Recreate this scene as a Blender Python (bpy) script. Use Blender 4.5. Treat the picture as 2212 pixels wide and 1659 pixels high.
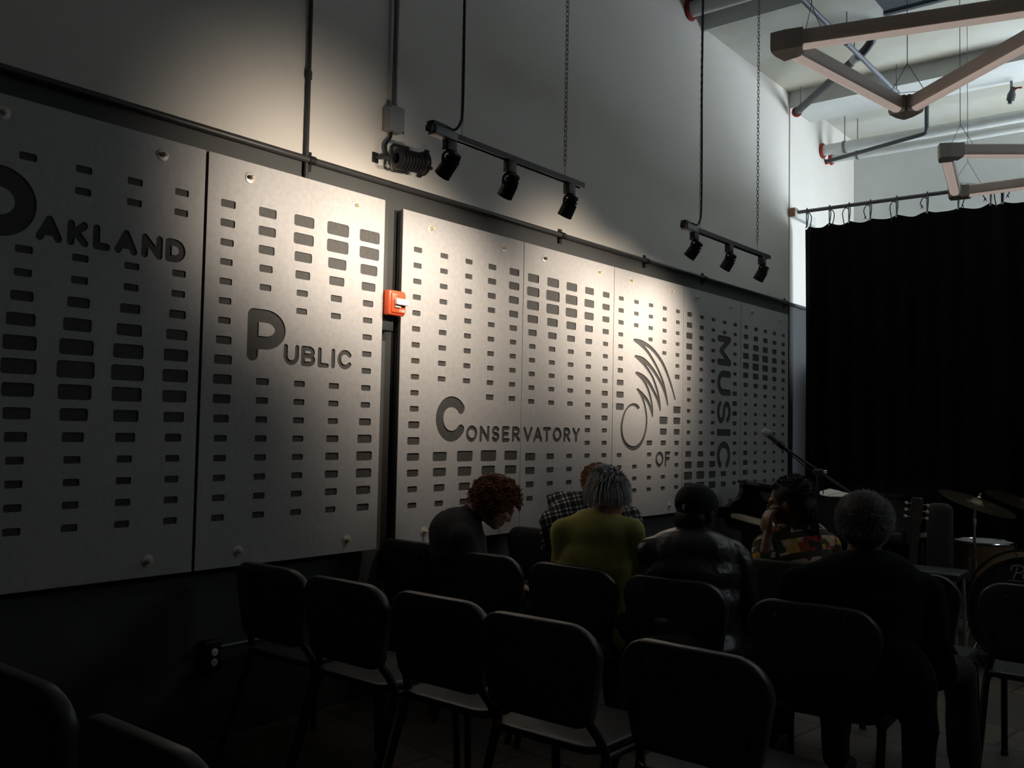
import bpy, bmesh, math, random
import numpy as np
from mathutils import Vector, Matrix
random.seed(7); np.random.seed(7)
for o in list(bpy.data.objects): bpy.data.objects.remove(o)
SC = bpy.context.scene; COL = SC.collection; PI = math.pi

# ---------------------------------------------------------------- camera
IW, IH, FPX = 2212.0, 1659.0, 1990.0
yaw, pitch, roll = math.radians(38.8), math.radians(2.75), math.radians(1.1)
CAM = Vector((3.52, 0.0, 1.40))
fwd = Vector((-math.sin(yaw)*math.cos(pitch), math.cos(yaw)*math.cos(pitch), math.sin(pitch)))
rt0 = Vector((math.cos(yaw), math.sin(yaw), 0)); up0 = rt0.cross(fwd)
rt = rt0*math.cos(roll) + up0*math.sin(roll); upv = -rt0*math.sin(roll) + up0*math.cos(roll)
cd = bpy.data.cameras.new('camera'); cam = bpy.data.objects.new('camera', cd); COL.objects.link(cam)
cd.sensor_width = 36; cd.lens = FPX/IW*36; cd.clip_start = .02; cd.clip_end = 100
M3 = Matrix((rt, upv, -fwd)).transposed()
cam.matrix_world = Matrix.Translation(CAM) @ M3.to_4x4()
SC.camera = cam
SC.view_settings.view_transform = 'Standard'; SC.view_settings.look = 'None'
SC.view_settings.gamma = 1; SC.view_settings.use_curve_mapping = False
SC.view_settings.exposure = 0.35

# ---------------------------------------------------------------- world: the closed room gets nothing from it but a dim cool grey
wd = bpy.data.worlds.new('world'); SC.world = wd; wd.use_nodes = True
wd.node_tree.nodes['Background'].inputs[0].default_value = (.55, .68, .85, 1)
wd.node_tree.nodes['Background'].inputs[1].default_value = .4
SPOT_W = 40.0            # watts of one track lamp
WINDOW3_E = 3.4           # small side window added out of view
WINDOW2_E = 24.0           # daylight strength of the side window
WINDOW_E = 7.5           # daylight strength of the frosted panes behind the curtain

# ---------------------------------------------------------------- measuring helpers (photograph pixel -> point in the room)
def ray(px, py): return rt*(px-IW/2) - upv*(py-IH/2) + fwd*FPX
def onx(px, py, x): d = ray(px, py); return CAM + d*((x-CAM.x)/d.x)
def ony(px, py, y): d = ray(px, py); return CAM + d*((y-CAM.y)/d.y)
def onz(px, py, z): d = ray(px, py); return CAM + d*((z-CAM.z)/d.z)
def atd(px, py, dep): return CAM + ray(px, py)*(dep/FPX)

# ---------------------------------------------------------------- materials
MATS = {}
def mat(name, col, rough=.6, metal=0, noise=0, nscale=20, bump=0, bscale=60, col2=None, spec=.5, emit=None, estr=0, coat=0, trans=0, alpha=1):
    if name in MATS: return MATS[name]
    m = bpy.data.materials.new(name); m.use_nodes = True; nt = m.node_tree; b = nt.nodes['Principled BSDF']
    b.inputs['Base Color'].default_value = (*col, 1); b.inputs['Roughness'].default_value = rough
    b.inputs['Metallic'].default_value = metal; b.inputs['Specular IOR Level'].default_value = spec
    if coat: b.inputs['Coat Weight'].default_value = coat
    if trans: b.inputs['Transmission Weight'].default_value = trans
    if alpha < 1: b.inputs['Alpha'].default_value = alpha
    tc = nt.nodes.new('ShaderNodeTexCoord')
    if noise or col2:
        n = nt.nodes.new('ShaderNodeTexNoise'); n.inputs['Scale'].default_value = nscale; n.inputs['Detail'].default_value = 6; n.inputs['Roughness'].default_value = .65
        nt.links.new(tc.outputs['Object'], n.inputs['Vector'])
        r = nt.nodes.new('ShaderNodeValToRGB'); r.color_ramp.elements[0].position = .3; r.color_ramp.elements[1].position = .7
        c2 = col2 or tuple(max(0, c*(1-noise)) for c in col)
        r.color_ramp.elements[0].color = (*c2, 1); r.color_ramp.elements[1].color = (*col, 1)
        nt.links.new(n.outputs['Fac'], r.inputs['Fac']); nt.links.new(r.outputs['Color'], b.inputs['Base Color'])
    if bump:
        n2 = nt.nodes.new('ShaderNodeTexNoise'); n2.inputs['Scale'].default_value = bscale; n2.inputs['Detail'].default_value = 4
        nt.links.new(tc.outputs['Object'], n2.inputs['Vector'])
        bp = nt.nodes.new('ShaderNodeBump'); bp.inputs['Strength'].default_value = bump; bp.inputs['Distance'].default_value = .01
        nt.links.new(n2.outputs['Fac'], bp.inputs['Height']); nt.links.new(bp.outputs['Normal'], b.inputs['Normal'])
    if emit:
        b.inputs['Emission Color'].default_value = (*emit, 1); b.inputs['Emission Strength'].default_value = estr
    MATS[name] = m; return m
WALLW = mat('cream_wall_paint', (.72, .69, .64), .75, noise=.05, nscale=3, bump=.05, bscale=90)
WALLD = mat('dark_grey_wall_paint', (.075, .078, .076), .75, noise=.15, nscale=4, bump=.06, bscale=80)
STAIN = mat('stained_ceiling_paint', (.66, .68, .66), .85, col2=(.56, .52, .38), nscale=.85, bump=.1, bscale=40)
CEILW = mat('white_ceiling_paint', (.66, .68, .66), .85, noise=.12, nscale=1.6, bump=.1, bscale=40)
PANEL = mat('grey_fibre_board', (.50, .49, .49), .52, noise=.17, nscale=34, bump=.04, bscale=300)
BACKB = mat('dark_fibre_backing', (.080, .078, .074), .7, noise=.28, nscale=60)
EDGEB = mat('black_board_edge', (.02, .02, .022), .6)
BLKMET = mat('black_metal', (.02, .02, .022), .42, metal=.3, noise=.2, nscale=40)
BLKPL = mat('black_plastic', (.040, .040, .045), .36, noise=.15, nscale=30, bump=.06, bscale=420)
GREYMET = mat('grey_painted_steel', (.27, .275, .28), .5, metal=.2, noise=.12, nscale=25)
STEEL = mat('galvanised_steel', (.20, .21, .24), .55, metal=.5, noise=.25, nscale=40)
CHROME = mat('chrome', (.75, .76, .78), .18, metal=1, noise=.05, nscale=50)
WASHER = mat('pale_washer', (.62, .60, .56), .45, metal=.2, noise=.1, nscale=60)
BRASS = mat('pale_wood_plug', (.78, .66, .45), .45, noise=.2, nscale=60)
CURT = mat('black_curtain_cloth', (.008, .008, .010), .95, noise=.3, nscale=30, bump=.2, bscale=200, spec=.1)
FIXT = mat('beige_light_housing', (.84, .72, .66), .45, noise=.06, nscale=15)
FIXC = mat('grey_beige_connector', (.50, .465, .43), .55, noise=.1, nscale=25)
LENS = mat('milky_lens', (.8, .72, .66), .3, noise=.04, nscale=20, emit=(1, .80, .70), estr=.22)
PIPEW = mat('white_painted_pipe', (.66, .68, .66), .6, noise=.1, nscale=12)
PIPED = mat('dark_drain_pipe', (.05, .052, .06), .5, noise=.3, nscale=30)
REDC = mat('red_collar', (.30, .025, .018), .6, noise=.3, nscale=30)
REDA = mat('orange_red_alarm', (.82, .10, .03), .35, noise=.05, nscale=20)
WHITEP = mat('white_print', (.8, .78, .75), .6, noise=.03, nscale=50)
CLEAR = mat('clear_strobe_lens', (.85, .85, .83), .12, noise=.12, nscale=90, bump=.25, bscale=160)
CONC = mat('concrete_floor', (.24, .20, .165), .5, col2=(.085, .082, .078), nscale=2.4, bump=.08, bscale=30)
def patchy(m):                                # worn patches of old flooring showing as tan and grey rectangles
    nt = m.node_tree; b = nt.nodes['Principled BSDF']; src = b.inputs['Base Color'].links[0].from_socket
    tc = nt.nodes.new('ShaderNodeTexCoord'); br = nt.nodes.new('ShaderNodeTexBrick'); br.inputs['Scale'].default_value = .75; br.inputs['Mortar Size'].default_value = .006
    br.inputs['Color1'].default_value = (1,.95,.88,1); br.inputs['Color2'].default_value = (.45,.46,.47,1); br.inputs['Mortar'].default_value = (.25,.25,.25,1); br.offset = .37
    mp = nt.nodes.new('ShaderNodeMapping'); mp.inputs['Rotation'].default_value = (0,0,.12); nt.links.new(tc.outputs['Object'], mp.inputs[0]); nt.links.new(mp.outputs[0], br.inputs['Vector'])
    mx = nt.nodes.new('ShaderNodeMixRGB'); mx.blend_type = 'MULTIPLY'; mx.inputs[0].default_value = 1; nt.links.new(src, mx.inputs[1]); nt.links.new(br.outputs['Color'], mx.inputs[2]); nt.links.new(mx.outputs[0], b.inputs['Base Color'])
patchy(CONC)
WOOD = mat('raw_wood', (.46, .20, .09), .6, noise=.25, nscale=18)
PWHITE = mat('painted_plank', (.62, .63, .60), .6, noise=.1, nscale=18)

# ---------------------------------------------------------------- mesh helpers
class MB:
    def __init__(s): s.v = []; s.f = []
    def add(s, vs, fs):
        n = len(s.v); s.v += [tuple(v) for v in vs]; s.f += [tuple(i+n for i in f) for f in fs]; return s
    def box(s, a, b, bev=0):
        (x0, y0, z0), (x1, y1, z1) = a, b
        if bev <= 0:
            s.add([(x0,y0,z0),(x1,y0,z0),(x1,y1,z0),(x0,y1,z0),(x0,y0,z1),(x1,y0,z1),(x1,y1,z1),(x0,y1,z1)],
                  [(0,3,2,1),(4,5,6,7),(0,1,5,4),(1,2,6,5),(2,3,7,6),(3,0,4,7)]); return s
        bm = bmesh.new(); bmesh.ops.create_cube(bm, size=1)
        bmesh.ops.scale(bm, vec=(x1-x0, y1-y0, z1-z0), verts=bm.verts)
        bmesh.ops.translate(bm, vec=((x0+x1)/2, (y0+y1)/2, (z0+z1)/2), verts=bm.verts)
        bmesh.ops.bevel(bm, geom=bm.edges[:], offset=bev, segments=3, affect='EDGES', profile=.5)
        bm.verts.index_update()
        s.add([v.co for v in bm.verts], [[v.index for v in f.verts] for f in bm.faces]); bm.free(); return s
    def tube(s, pts, r, seg=10, closed=False, cap=True):
        pts = [Vector(p) for p in pts]; n = len(pts)
        rs = r if isinstance(r, (list, tuple)) else [r]*n
        t0 = (pts[1]-pts[0]).normalized(); ref = Vector((0,0,1)) if abs(t0.z) < .9 else Vector((1,0,0))
        a = t0.cross(ref).normalized(); base = len(s.v); vs = []
        for i, p in enumerate(pts):
            if closed: t = (pts[(i+1) % n]-pts[i-1]).normalized()
            else: t = (pts[min(i+1, n-1)]-pts[max(i-1, 0)]).normalized()
            a = (a - t*a.dot(t)); a = a.normalized() if a.length > 1e-6 else t.orthogonal().normalized()
            b = t.cross(a)
            for k in range(seg):
                q = 2*PI*k/seg; vs.append(p + (a*math.cos(q)+b*math.sin(q))*rs[i])
        fs = []
        for i in range(n if closed else n-1):
            j = (i+1) % n
            for k in range(seg):
                l = (k+1) % seg; fs.append((i*seg+k, i*seg+l, j*seg+l, j*seg+k))
        if cap and not closed:
            fs.append(tuple(range(seg))[::-1]); fs.append(tuple((n-1)*seg+k for k in range(seg)))
        return s.add(vs, fs)
    def lathe(s, prof, origin, axis, seg=24, cap=True):
        ax = Vector(axis).normalized(); a = ax.orthogonal().normalized(); b = ax.cross(a); o = Vector(origin); vs = []; fs = []
        for (h, r) in prof:
            for k in range(seg):
                q = 2*PI*k/seg; vs.append(o + ax*h + (a*math.cos(q)+b*math.sin(q))*max(r, 1e-4))
        for i in range(len(prof)-1):
            for k in range(seg):
                l = (k+1) % seg; fs.append((i*seg+k, i*seg+l, (i+1)*seg+l, (i+1)*seg+k))
        if cap: fs.append(tuple(range(seg))[::-1]); fs.append(tuple((len(prof)-1)*seg+k for k in range(seg)))
        return s.add(vs, fs)
    def obb(s, c, ax, ay, az, bev=0):          # box given by centre and three half-axes
        m = MB().box((-1,-1,-1), (1,1,1)) if not bev else MB().box((-1,-1,-1), (1,1,1), bev)
        c, ax, ay, az = Vector(c), Vector(ax), Vector(ay), Vector(az)
        return s.add([c+ax*x+ay*y+az*z for x, y, z in m.v], m.f)
    def ell(s, c, r, seg=16, rings=10, M=None):
        c = Vector(c); vs = []; fs = []
        for i in range(rings+1):
            t = PI*i/rings
            for k in range(seg):
                q = 2*PI*k/seg; v = Vector((r[0]*math.sin(t)*math.cos(q), r[1]*math.sin(t)*math.sin(q), r[2]*math.cos(t)))
                vs.append(c + (M @ v if M else v))
        for i in range(rings):
            for k in range(seg):
                l = (k+1) % seg; fs.append((i*seg+k, (i+1)*seg+k, (i+1)*seg+l, i*seg+l))
        return s.add(vs, fs)
    def build(s, name, m, parent=None, smooth=True, off=None, auto=40):
        o3 = wloc(parent) if (parent is not None and off is None) else Vector(off or (0,0,0))
        me = bpy.data.meshes.new(name); me.from_pydata([(x-o3.x, y-o3.y, z-o3.z) for x, y, z in s.v], [], s.f); me.update()
        me.materials.append(m)
        if smooth:
            me.polygons.foreach_set('use_smooth', [True]*len(me.polygons))
            try: me.set_sharp_from_angle(angle=math.radians(auto))
            except Exception: pass
        o = bpy.data.objects.new(name, me); COL.objects.link(o)
        if parent is not None: o.parent = parent
        return o
def wloc(o):
    l = Vector((0,0,0))
    while o is not None: l += o.location; o = o.parent
    return l
def thing(name, label, cat, loc=(0,0,0), group=None):
    o = bpy.data.objects.new(name, None); COL.objects.link(o); o.location = loc; o.empty_display_size = .1
    o['label'] = label; o['category'] = cat
    if group: o['group'] = group
    return o
def tag(o, label, cat, group=None, loc=None):
    o['label'] = label; o['category'] = cat
    if group: o['group'] = group
    if loc is not None:
        l = Vector(loc); o.data.transform(Matrix.Translation(-l)); o.location = l
    return o
def struct(o, label=None):
    o['kind'] = 'structure'
    if label: o['label'] = label
    return o
def copy_tree(o, parent=None):
    c = o.copy(); COL.objects.link(c); c.parent = parent
    for ch in list(o.children): copy_tree(ch, c)
    return c
def crom(pts, n=8):                         # Catmull-Rom through tuples of any length
    P = [np.array(p, float) for p in pts]; out = []
    for i in range(len(P)-1):
        p0 = P[max(i-1, 0)]; p1 = P[i]; p2 = P[i+1]; p3 = P[min(i+2, len(P)-1)]
        for k in range(n):
            t = k/n; out.append(.5*((2*p1)+(-p0+p2)*t+(2*p0-5*p1+4*p2-p3)*t*t+(-p0+3*p1-3*p2+p3)*t**3))
    out.append(P[-1]); return out

# ================================================================ THE ROOM
WX = -.08                                    # face of the left wall (the panels stand proud of it, front face at x = 0)
PIPEZ = 2.69; CEIL = 4.84; CEIL_HI = 5.7; YB = 10.8; YR = -3.2; XR = 5.5
struct(MB().box((WX-.2, YR, -.1), (XR, YB, 0)).build('floor', CONC, smooth=False), 'grey-brown patchy concrete floor')
w = struct(MB().box((WX-.2, YR, PIPEZ), (WX, YB+.2, CEIL_HI)).build('wall_left', WALLW, smooth=False), 'cream upper wall washed by track lights')
struct(MB().box((WX-.2, YR, 0), (WX-.002, YB+.2, PIPEZ)).build('trim_1', WALLD, smooth=False), 'dark grey lower wall behind the panels')
struct(MB().box((WX, 8.86, 0), (WX+.012, 9.40, PIPEZ)).build('trim_5', EDGEB, smooth=False), 'dark painted foot of the pilaster, blackened to stand for shade')  # blacker than the dark wall paint: shade put into the colour
struct(MB().box((WX, 8.86, PIPEZ), (WX+.012, 9.40, 4.68)).build('trim_2', WALLW, smooth=False), 'pale shallow pilaster carrying the ceiling beam')
struct(MB().box((WX, 8.86, 4.68), (XR, 9.40, CEIL)).build('trim_3', CEILW, smooth=False), 'white dropped beam across the ceiling')
struct(MB().box((WX-.2, 7.0, CEIL), (XR, YB+.2, CEIL+.1)).build('ceiling', STAIN, smooth=False), 'low white ceiling over the stage, stained yellow in patches')
hi = MB().box((WX-.2, YR, CEIL_HI), (XR, 7.0, CEIL_HI+.1)); hi.box((WX, 6.97, CEIL-.03), (XR, 6.999, CEIL_HI))
struct(hi.build('trim_4', CEILW, smooth=False), 'higher ceiling and its step down')
struct(MB().box((XR, YR, 0), (XR+.2, YB+.2, CEIL_HI)).build('wall_right', mat('dim_wall_paint', (.42,.42,.41), .8, noise=.1, nscale=2), smooth=False))
struct(MB().box((WX-.2, YR-.2, 0), (XR+.2, YR, CEIL_HI)).build('wall_rear', MATS['dim_wall_paint'], smooth=False))
# back wall with a wide window behind the black curtain
WN = (1.7, 5.1, 1.9, 3.30)
bw = MB().box((WX, YB, 0), (WN[0], YB+.2, CEIL)); bw.box((WN[1], YB, 0), (XR, YB+.2, CEIL))
bw.box((WN[0], YB, 0), (WN[1], YB+.2, WN[2])); bw.box((WN[0], YB, WN[3]), (WN[1], YB+.2, CEIL))
struct(bw.build('wall_back', CEILW, smooth=False), 'white back wall behind the curtain')
PANE = mat('frosted_daylit_glass', (.7,.8,.9), .4, noise=.04, nscale=8, emit=(.80, .91, 1.0), estr=WINDOW_E)
wi = thing('window_1', 'frosted daylit window behind the black curtain', 'window', ((WN[0]+WN[1])/2, YB, WN[2])); wi['kind'] = 'structure'; del wi['category']
fr = MB()
for x in (WN[0], (2*WN[0]+WN[1])/3, (WN[0]+2*WN[1])/3, WN[1]): fr.box((x-.03, YB+.02, WN[2]), (x+.03, YB+.1, WN[3]))
for z in (WN[2], WN[3]): fr.box((WN[0]-.03, YB+.015, z-.03), (WN[1]+.03, YB+.11, z+.03))
fr.build('window_frame', GREYMET, wi, smooth=False)
for i in range(3):
    a = WN[0]+(WN[1]-WN[0])*i/3; b = WN[0]+(WN[1]-WN[0])*(i+1)/3
    MB().box((a+.03, YB+.05, WN[2]+.03), (b-.03, YB+.06, WN[3]-.03)).build('window_pane', PANE, wi, smooth=False)

# tall window in the right wall behind the curtain
w2 = thing('window_2', 'tall daylit window in the right wall behind the curtain', 'window', (XR, 10.05, 1.2)); w2['kind'] = 'structure'; del w2['category']
PANE2 = mat('frosted_side_glass', (.7,.8,.9), .4, noise=.04, nscale=8, emit=(.84, .93, 1.0), estr=WINDOW2_E)
fr = MB()
for y in (9.5, 10.05, 10.6): fr.box((XR-.05, y-.03, 1.2), (XR-.001, y+.03, 3.7))
for z in (1.2, 3.7): fr.box((XR-.05, 9.47, z-.03), (XR-.001, 10.63, z+.03))
fr.build('window_frame', GREYMET, w2, smooth=False)
for y in (9.5, 10.05): MB().box((XR-.02, y+.03, 1.23), (XR-.004, y+.52, 3.67)).build('window_pane', PANE2, w2, smooth=False)

# added unseen window high in the right wall: cool edge light for chair rims
w3 = thing('assumed_window', 'small high daylit window assumed in the right wall, out of view', 'window', (XR, 5.6, 2.9)); w3['kind'] = 'structure'; del w3['category']
fr = MB()
for y in (5.0, 6.2): fr.box((XR-.05, y-.03, 2.9), (XR-.001, y+.03, 3.5))
for z in (2.9, 3.5): fr.box((XR-.05, 4.97, z-.03), (XR-.001, 6.23, z+.03))
fr.build('window_frame', GREYMET, w3, smooth=False)
MB().box((XR-.02, 5.03, 2.93), (XR-.004, 6.17, 3.47)).build('window_pane', mat('assumed_window_glass', (.7,.8,.9), .4, noise=.04, nscale=8, emit=(.80, .91, 1.0), estr=WINDOW3_E), w3, smooth=False)

# long pipe where the two wall colours meet
t = thing('wall_conduit', 'long dark horizontal pipe along the top of the dark wall band', 'pipe', (WX+.03, 4, PIPEZ))
MB().tube([(WX+.03, YR+.1, PIPEZ), (WX+.03, 9.26, PIPEZ)], .0165, 12).build('pipe', mat('dark_grey_pipe', (.055,.055,.055), .45, metal=.2, noise=.2, nscale=20), t)
for y in (-.6, 1.0, 2.84, 4.95, 6.05, 7.0, 8.75):
    m = MB().tube([(WX+.03, y-.018, PIPEZ), (WX+.03, y+.018, PIPEZ)], .022, 12); m.box((WX+.001, y-.014, PIPEZ-.05), (WX+.014, y+.014, PIPEZ+.045))
    m.build('clamp', BLKMET, t)
t = thing('riser_conduit', 'thin dark vertical pipe rising from the long horizontal pipe', 'pipe', (WX+.02, 2.82, PIPEZ))
MB().tube([(WX+.018, 2.82, 2.57), (WX+.018, 2.82, CEIL_HI-.01)], .0105, 8).build('pipe', MATS['dark_grey_pipe'], t)
MB().tube([(WX+.018, 2.82, 3.09), (WX+.018, 2.82, 3.13)], .0155, 8).build('coupling', MATS['dark_grey_pipe'], t)

# ================================================================ PERFORATED PANELS
def capsule_field(segs, x0, x1, y0, y1, h):
    xs = np.arange(x0, x1+h, h); ys = np.arange(y0, y1+h, h); X, Y = np.meshgrid(xs, ys); Fd = np.full(X.shape, 1e9)
    for (ax, ay, ar, bx, by, br) in segs:
        dx, dy = bx-ax, by-ay; L = dx*dx+dy*dy+1e-12
        T = np.clip(((X-ax)*dx+(Y-ay)*dy)/L, 0, 1)
        np.minimum(Fd, np.hypot(X-ax-T*dx, Y-ay-T*dy)-(ar+(br-ar)*T), out=Fd)
    return xs, ys, Fd
def contours(xs, ys, Fd):
    h, w = Fd.shape; ins = Fd < 0; nxt = {}
    def e(i, j, k):            # crossing point on edge: k=0 horizontal (i,j)-(i,j+1), k=1 vertical (i,j)-(i+1,j)
        a = Fd[i, j]; b = Fd[i, j+1] if k == 0 else Fd[i+1, j]; t = a/(a-b)
        return (xs[j]+(xs[j+1]-xs[j])*t, ys[i]) if k == 0 else (xs[j], ys[i]+(ys[i+1]-ys[i])*t)
    c = ins[:-1,:-1].astype(int)+2*ins[:-1,1:]+4*ins[1:,1:]+8*ins[1:,:-1]
    tab = {1:[(3,0)],2:[(0,1)],3:[(3,1)],4:[(1,2)],6:[(0,2)],7:[(3,2)],8:[(2,3)],9:[(2,0)],11:[(2,1)],12:[(1,3)],13:[(1,0)],14:[(0,3)],5:[(3,0),(1,2)],10:[(0,1),(2,3)]}
    for i, j in np.argwhere((c > 0) & (c < 15)):
        ek = ((i,j,0), (i,j+1,1), (i+1,j,0), (i,j,1))
        for a, b in tab[int(c[i, j])]: nxt[ek[a]] = ek[b]
    loops = []
    while nxt:
        k0 = next(iter(nxt)); k = k0; lp = []
        while k in nxt: lp.append(e(*k)); k = nxt.pop(k)
        if len(lp) > 5: loops.append(lp)
    return loops
def simplify(lp, tol):
    P = np.array(lp); n = len(P); keep = np.zeros(n, bool); a = 0; b = int(np.argmax(np.hypot(*(P-P[0]).T))); keep[[a, b]] = True
    st = [(a, b), (b, n)]
    while st:
        i, j = st.pop()
        if j-i < 2: continue
        p, q = P[i], P[j % n]; d = q-p; L = np.hypot(*d)+1e-12
        dist = np.abs(d[0]*(P[i+1:j,1]-p[1])-d[1]*(P[i+1:j,0]-p[0]))/L; m = int(np.argmax(dist))
        if dist[m] > tol: keep[i+1+m] = True; st += [(i, i+1+m), (i+1+m, j)]
    return P[keep].tolist()
def arc(cx, cy, rx, ry, a0, a1, n=18): return [(cx+rx*math.cos(math.radians(a0+(a1-a0)*k/n)), cy+ry*math.sin(math.radians(a0+(a1-a0)*k/n))) for k in range(n+1)]
GLYPH = {
 'A': [[(0,0),(.5,1),(1,0)], [(.19,.32),(.81,.32)]],
 'K': [[(0,0),(0,1)], [(.92,1),(.12,.42)], [(.32,.56),(1,0)]],
 'L': [[(0,1),(0,0),(1,0)]],
 'N': [[(0,0),(0,1),(1,0),(1,1)]],
 'D': [[(0,0),(0,1),(.42,1)]+arc(.42,.5,.58,.5,90,-90)+[(0,0)]],
 'U': [[(0,1),(0,.42)]+arc(.5,.42,.5,.42,180,360)+[(1,1)]],
 'B': [[(0,0),(0,1),(.55,1)]+arc(.55,.765,.4,.235,90,-90)+[(0,.53)], [(.5,.53)]+arc(.58,.265,.42,.265,90,-90)+[(0,0)]],
 'I': [[(.5,0),(.5,1)]],
 'C': [arc(.56,.5,.56,.5,38,322,30)],
 'O': [arc(.5,.5,.5,.5,0,360,36)],
 'S': [arc(.5,.75,.46,.25,20,265,20)+arc(.5,.25,.5,.25,85,-160,20)],
 'E': [[(1,1),(0,1),(0,0),(1,0)], [(0,.52),(.86,.52)]],
 'R': [[(0,0),(0,1),(.5,1)]+arc(.5,.73,.46,.27,90,-90)+[(0,.46)], [(.48,.46),(1,0)]],
 'V': [[(0,1),(.5,0),(1,1)]], 'T': [[(0,1),(1,1)], [(.5,1),(.5,0)]],
 'Y': [[(0,1),(.5,.45),(1,1)], [(.5,.45),(.5,0)]],
 'P': [[(0,0),(0,1),(.45,1)]+arc(.45,.655,.55,.345,90,-90)+[(0,.31)]],
 'M': [[(0,0),(0,1),(.5,.18),(1,1),(1,0)]], 'F': [[(1,1),(0,1),(0,0)], [(0,.54),(.84,.54)]],
}
def glyph_loops(ch, y0, y1, z0, z1, sw, rot=False, h=.0022):
    r = sw/2; segs = []
    for pl in GLYPH[ch]:
        for (a, b), (c, d) in zip(pl, pl[1:]):
            if rot:        # letters turned a quarter to the right: reading downwards, tops towards +y
                P = lambda u, v: (y0+r+v*(y1-y0-sw), z1-r-u*(z1-z0-sw))
            else: P = lambda u, v: (y0+r+u*max(y1-y0-sw, 0), z0+r+v*(z1-z0-sw))
            p, q = P(a, b), P(c, d); segs.append((*p, r, *q, r))
    xs, ys, Fd = capsule_field(segs, y0-.012, y1+.012, z0-.012, z1+.012, h)
    return [simplify(l, .0006) for l in contours(xs, ys, Fd)]
def box_of(cx0, cy0, sc, xl, xr, yt, yb, tilt=0):   # letter box in a zoomed crop -> wall y0,y1,z0,z1
    a = onx(cx0+xl/sc, cy0+(yt+yb)/2/sc, 0); b = onx(cx0+xr/sc, cy0+(yt+yb)/2/sc, 0); c = onx(cx0+(xl+xr)/2/sc, cy0+yt/sc, 0); d = onx(cx0+(xl+xr)/2/sc, cy0+yb/sc, 0)
    return a.y, b.y, d.z, c.z
def word(items, crop, sw, base=None, top=None):
    out = []
    for ch, xl, xr, yt, yb in items:
        y0, y1, z0, z1 = box_of(*crop, xl, xr, yt, yb)
        out += glyph_loops(ch, y0, y1, base if base is not None else z0, top if top is not None else z1, sw)
    return out
def avg_z(items, crop):
    B = [box_of(*crop, *i[1:]) for i in items]; return sum(b[2] for b in B)/len(B), sum(b[3] for b in B)/len(B)
c1 = (0, 420, 5.027)
W1 = [('A',388,680,230,515),('K',728,965,290,565),('L',1008,1200,325,605),('A',1243,1495,388,655),('N',1535,1768,440,700),('D',1795,2015,485,733)]
b0, b1 = avg_z(W1, c1); L1 = word(W1, c1, .030, b0, b1)
bO = onx(10, 511, 0).z; tO = onx(-10, 353, 0).z; rO = onx(80, 440, 0).y
L1 += glyph_loops('O', rO-.272, rO, bO, tO, .078, h=.004)
c2 = (500, 640, 7.373)
W2 = [('U',830,1075,775,1100),('B',1108,1335,795,1118),('L',1373,1555,820,1140),('I',1590,1650,832,1148),('C',1688,1910,848,1168)]
b0, b1 = avg_z(W2, c2); L2 = word(W2, c2, .0235, b0, b1) + word([('P',250,860,215,1045)], c2, .060)
c3 = (910, 830, 5.978)
W3 = [('O',577,727,525,748),('N',753,883,532,746),('S',910,1013,535,750),('E',1042,1143,545,748),('R',1172,1278,548,750)]
W4 = [('V',1318,1438,550,750),('A',1447,1563,550,750),('T',1570,1675,556,750),('O',1697,1812,556,754),('R',1835,1925,562,752),('Y',1950,2047,565,752)]
b0, b1 = avg_z(W3+W4, c3); L3 = word(W3, c3, .0240, b0, b1) + word([('C',188,560,155,745)], c3, .062); L4 = word(W4, c3, .0240, b0, b1)
c5 = (1310, 840, 6.636); W5 = [('O',702,820,897,1127),('F',835,918,900,1122)]
b0, b1 = avg_z(W5, c5); L5 = word(W5, c5, .028, b0, b1)
# the looping note-shaped emblem on the fifth panel, traced as tapering strokes and carried onto the wall plane
LOGO = [[(310,715,12),(291,694,12),(262,688,10),(225,710,8),(192,765,7.5),(172,840,7.5),(168,910,7.5),(181,980,9),(215,1036,13),(268,1062,17),(316,1040,15),(350,990,10),(372,920,7.5),(382,840,6.5),(378,760,6.5),(362,680,6.5),(338,612,8),(308,560,9)],
 [(305,557,8),(345,600,12),(388,655,11),(415,715,9),(433,790,5)], [(433,786,5),(431,720,6),(420,650,7),(395,560,8),(355,480,10),(298,418,11)],
 [(298,416,10),(350,446,13),(400,500,12),(450,590,10),(480,660,8),(499,740,5)], [(499,738,5),(492,660,6),(470,560,8),(430,450,8),(365,350,10),(292,276,11)],
 [(290,275,10),(350,300,14),(420,370,12),(480,460,10),(525,550,9),(550,630,7),(563,693,5)], [(562,690,5),(548,600,6),(520,490,7.5),(470,370,8),(400,250,10),(340,182,12),(284,138,12)],
 [(280,134,10),(345,156,14),(430,215,12),(510,320,10),(560,430,8),(600,550,6),(625,645,5)]]
segs = []
for pl in LOGO:
    q = [(p[0], p[1], p[2]*1.14) for p in crom(pl, 5)]; segs += [(*a, *b) for a, b in zip(q, q[1:])]
xs, ys, Fd = capsule_field(segs, 140, 650, 110, 1100, 2.2)
for lp in contours(xs, ys, Fd):
    pts = [onx(1300+a/3.95, 700+b/3.95, 0) for a, b in simplify(lp, .35)]
    L5.append([(p.y, p.z) for p in pts])
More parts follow.
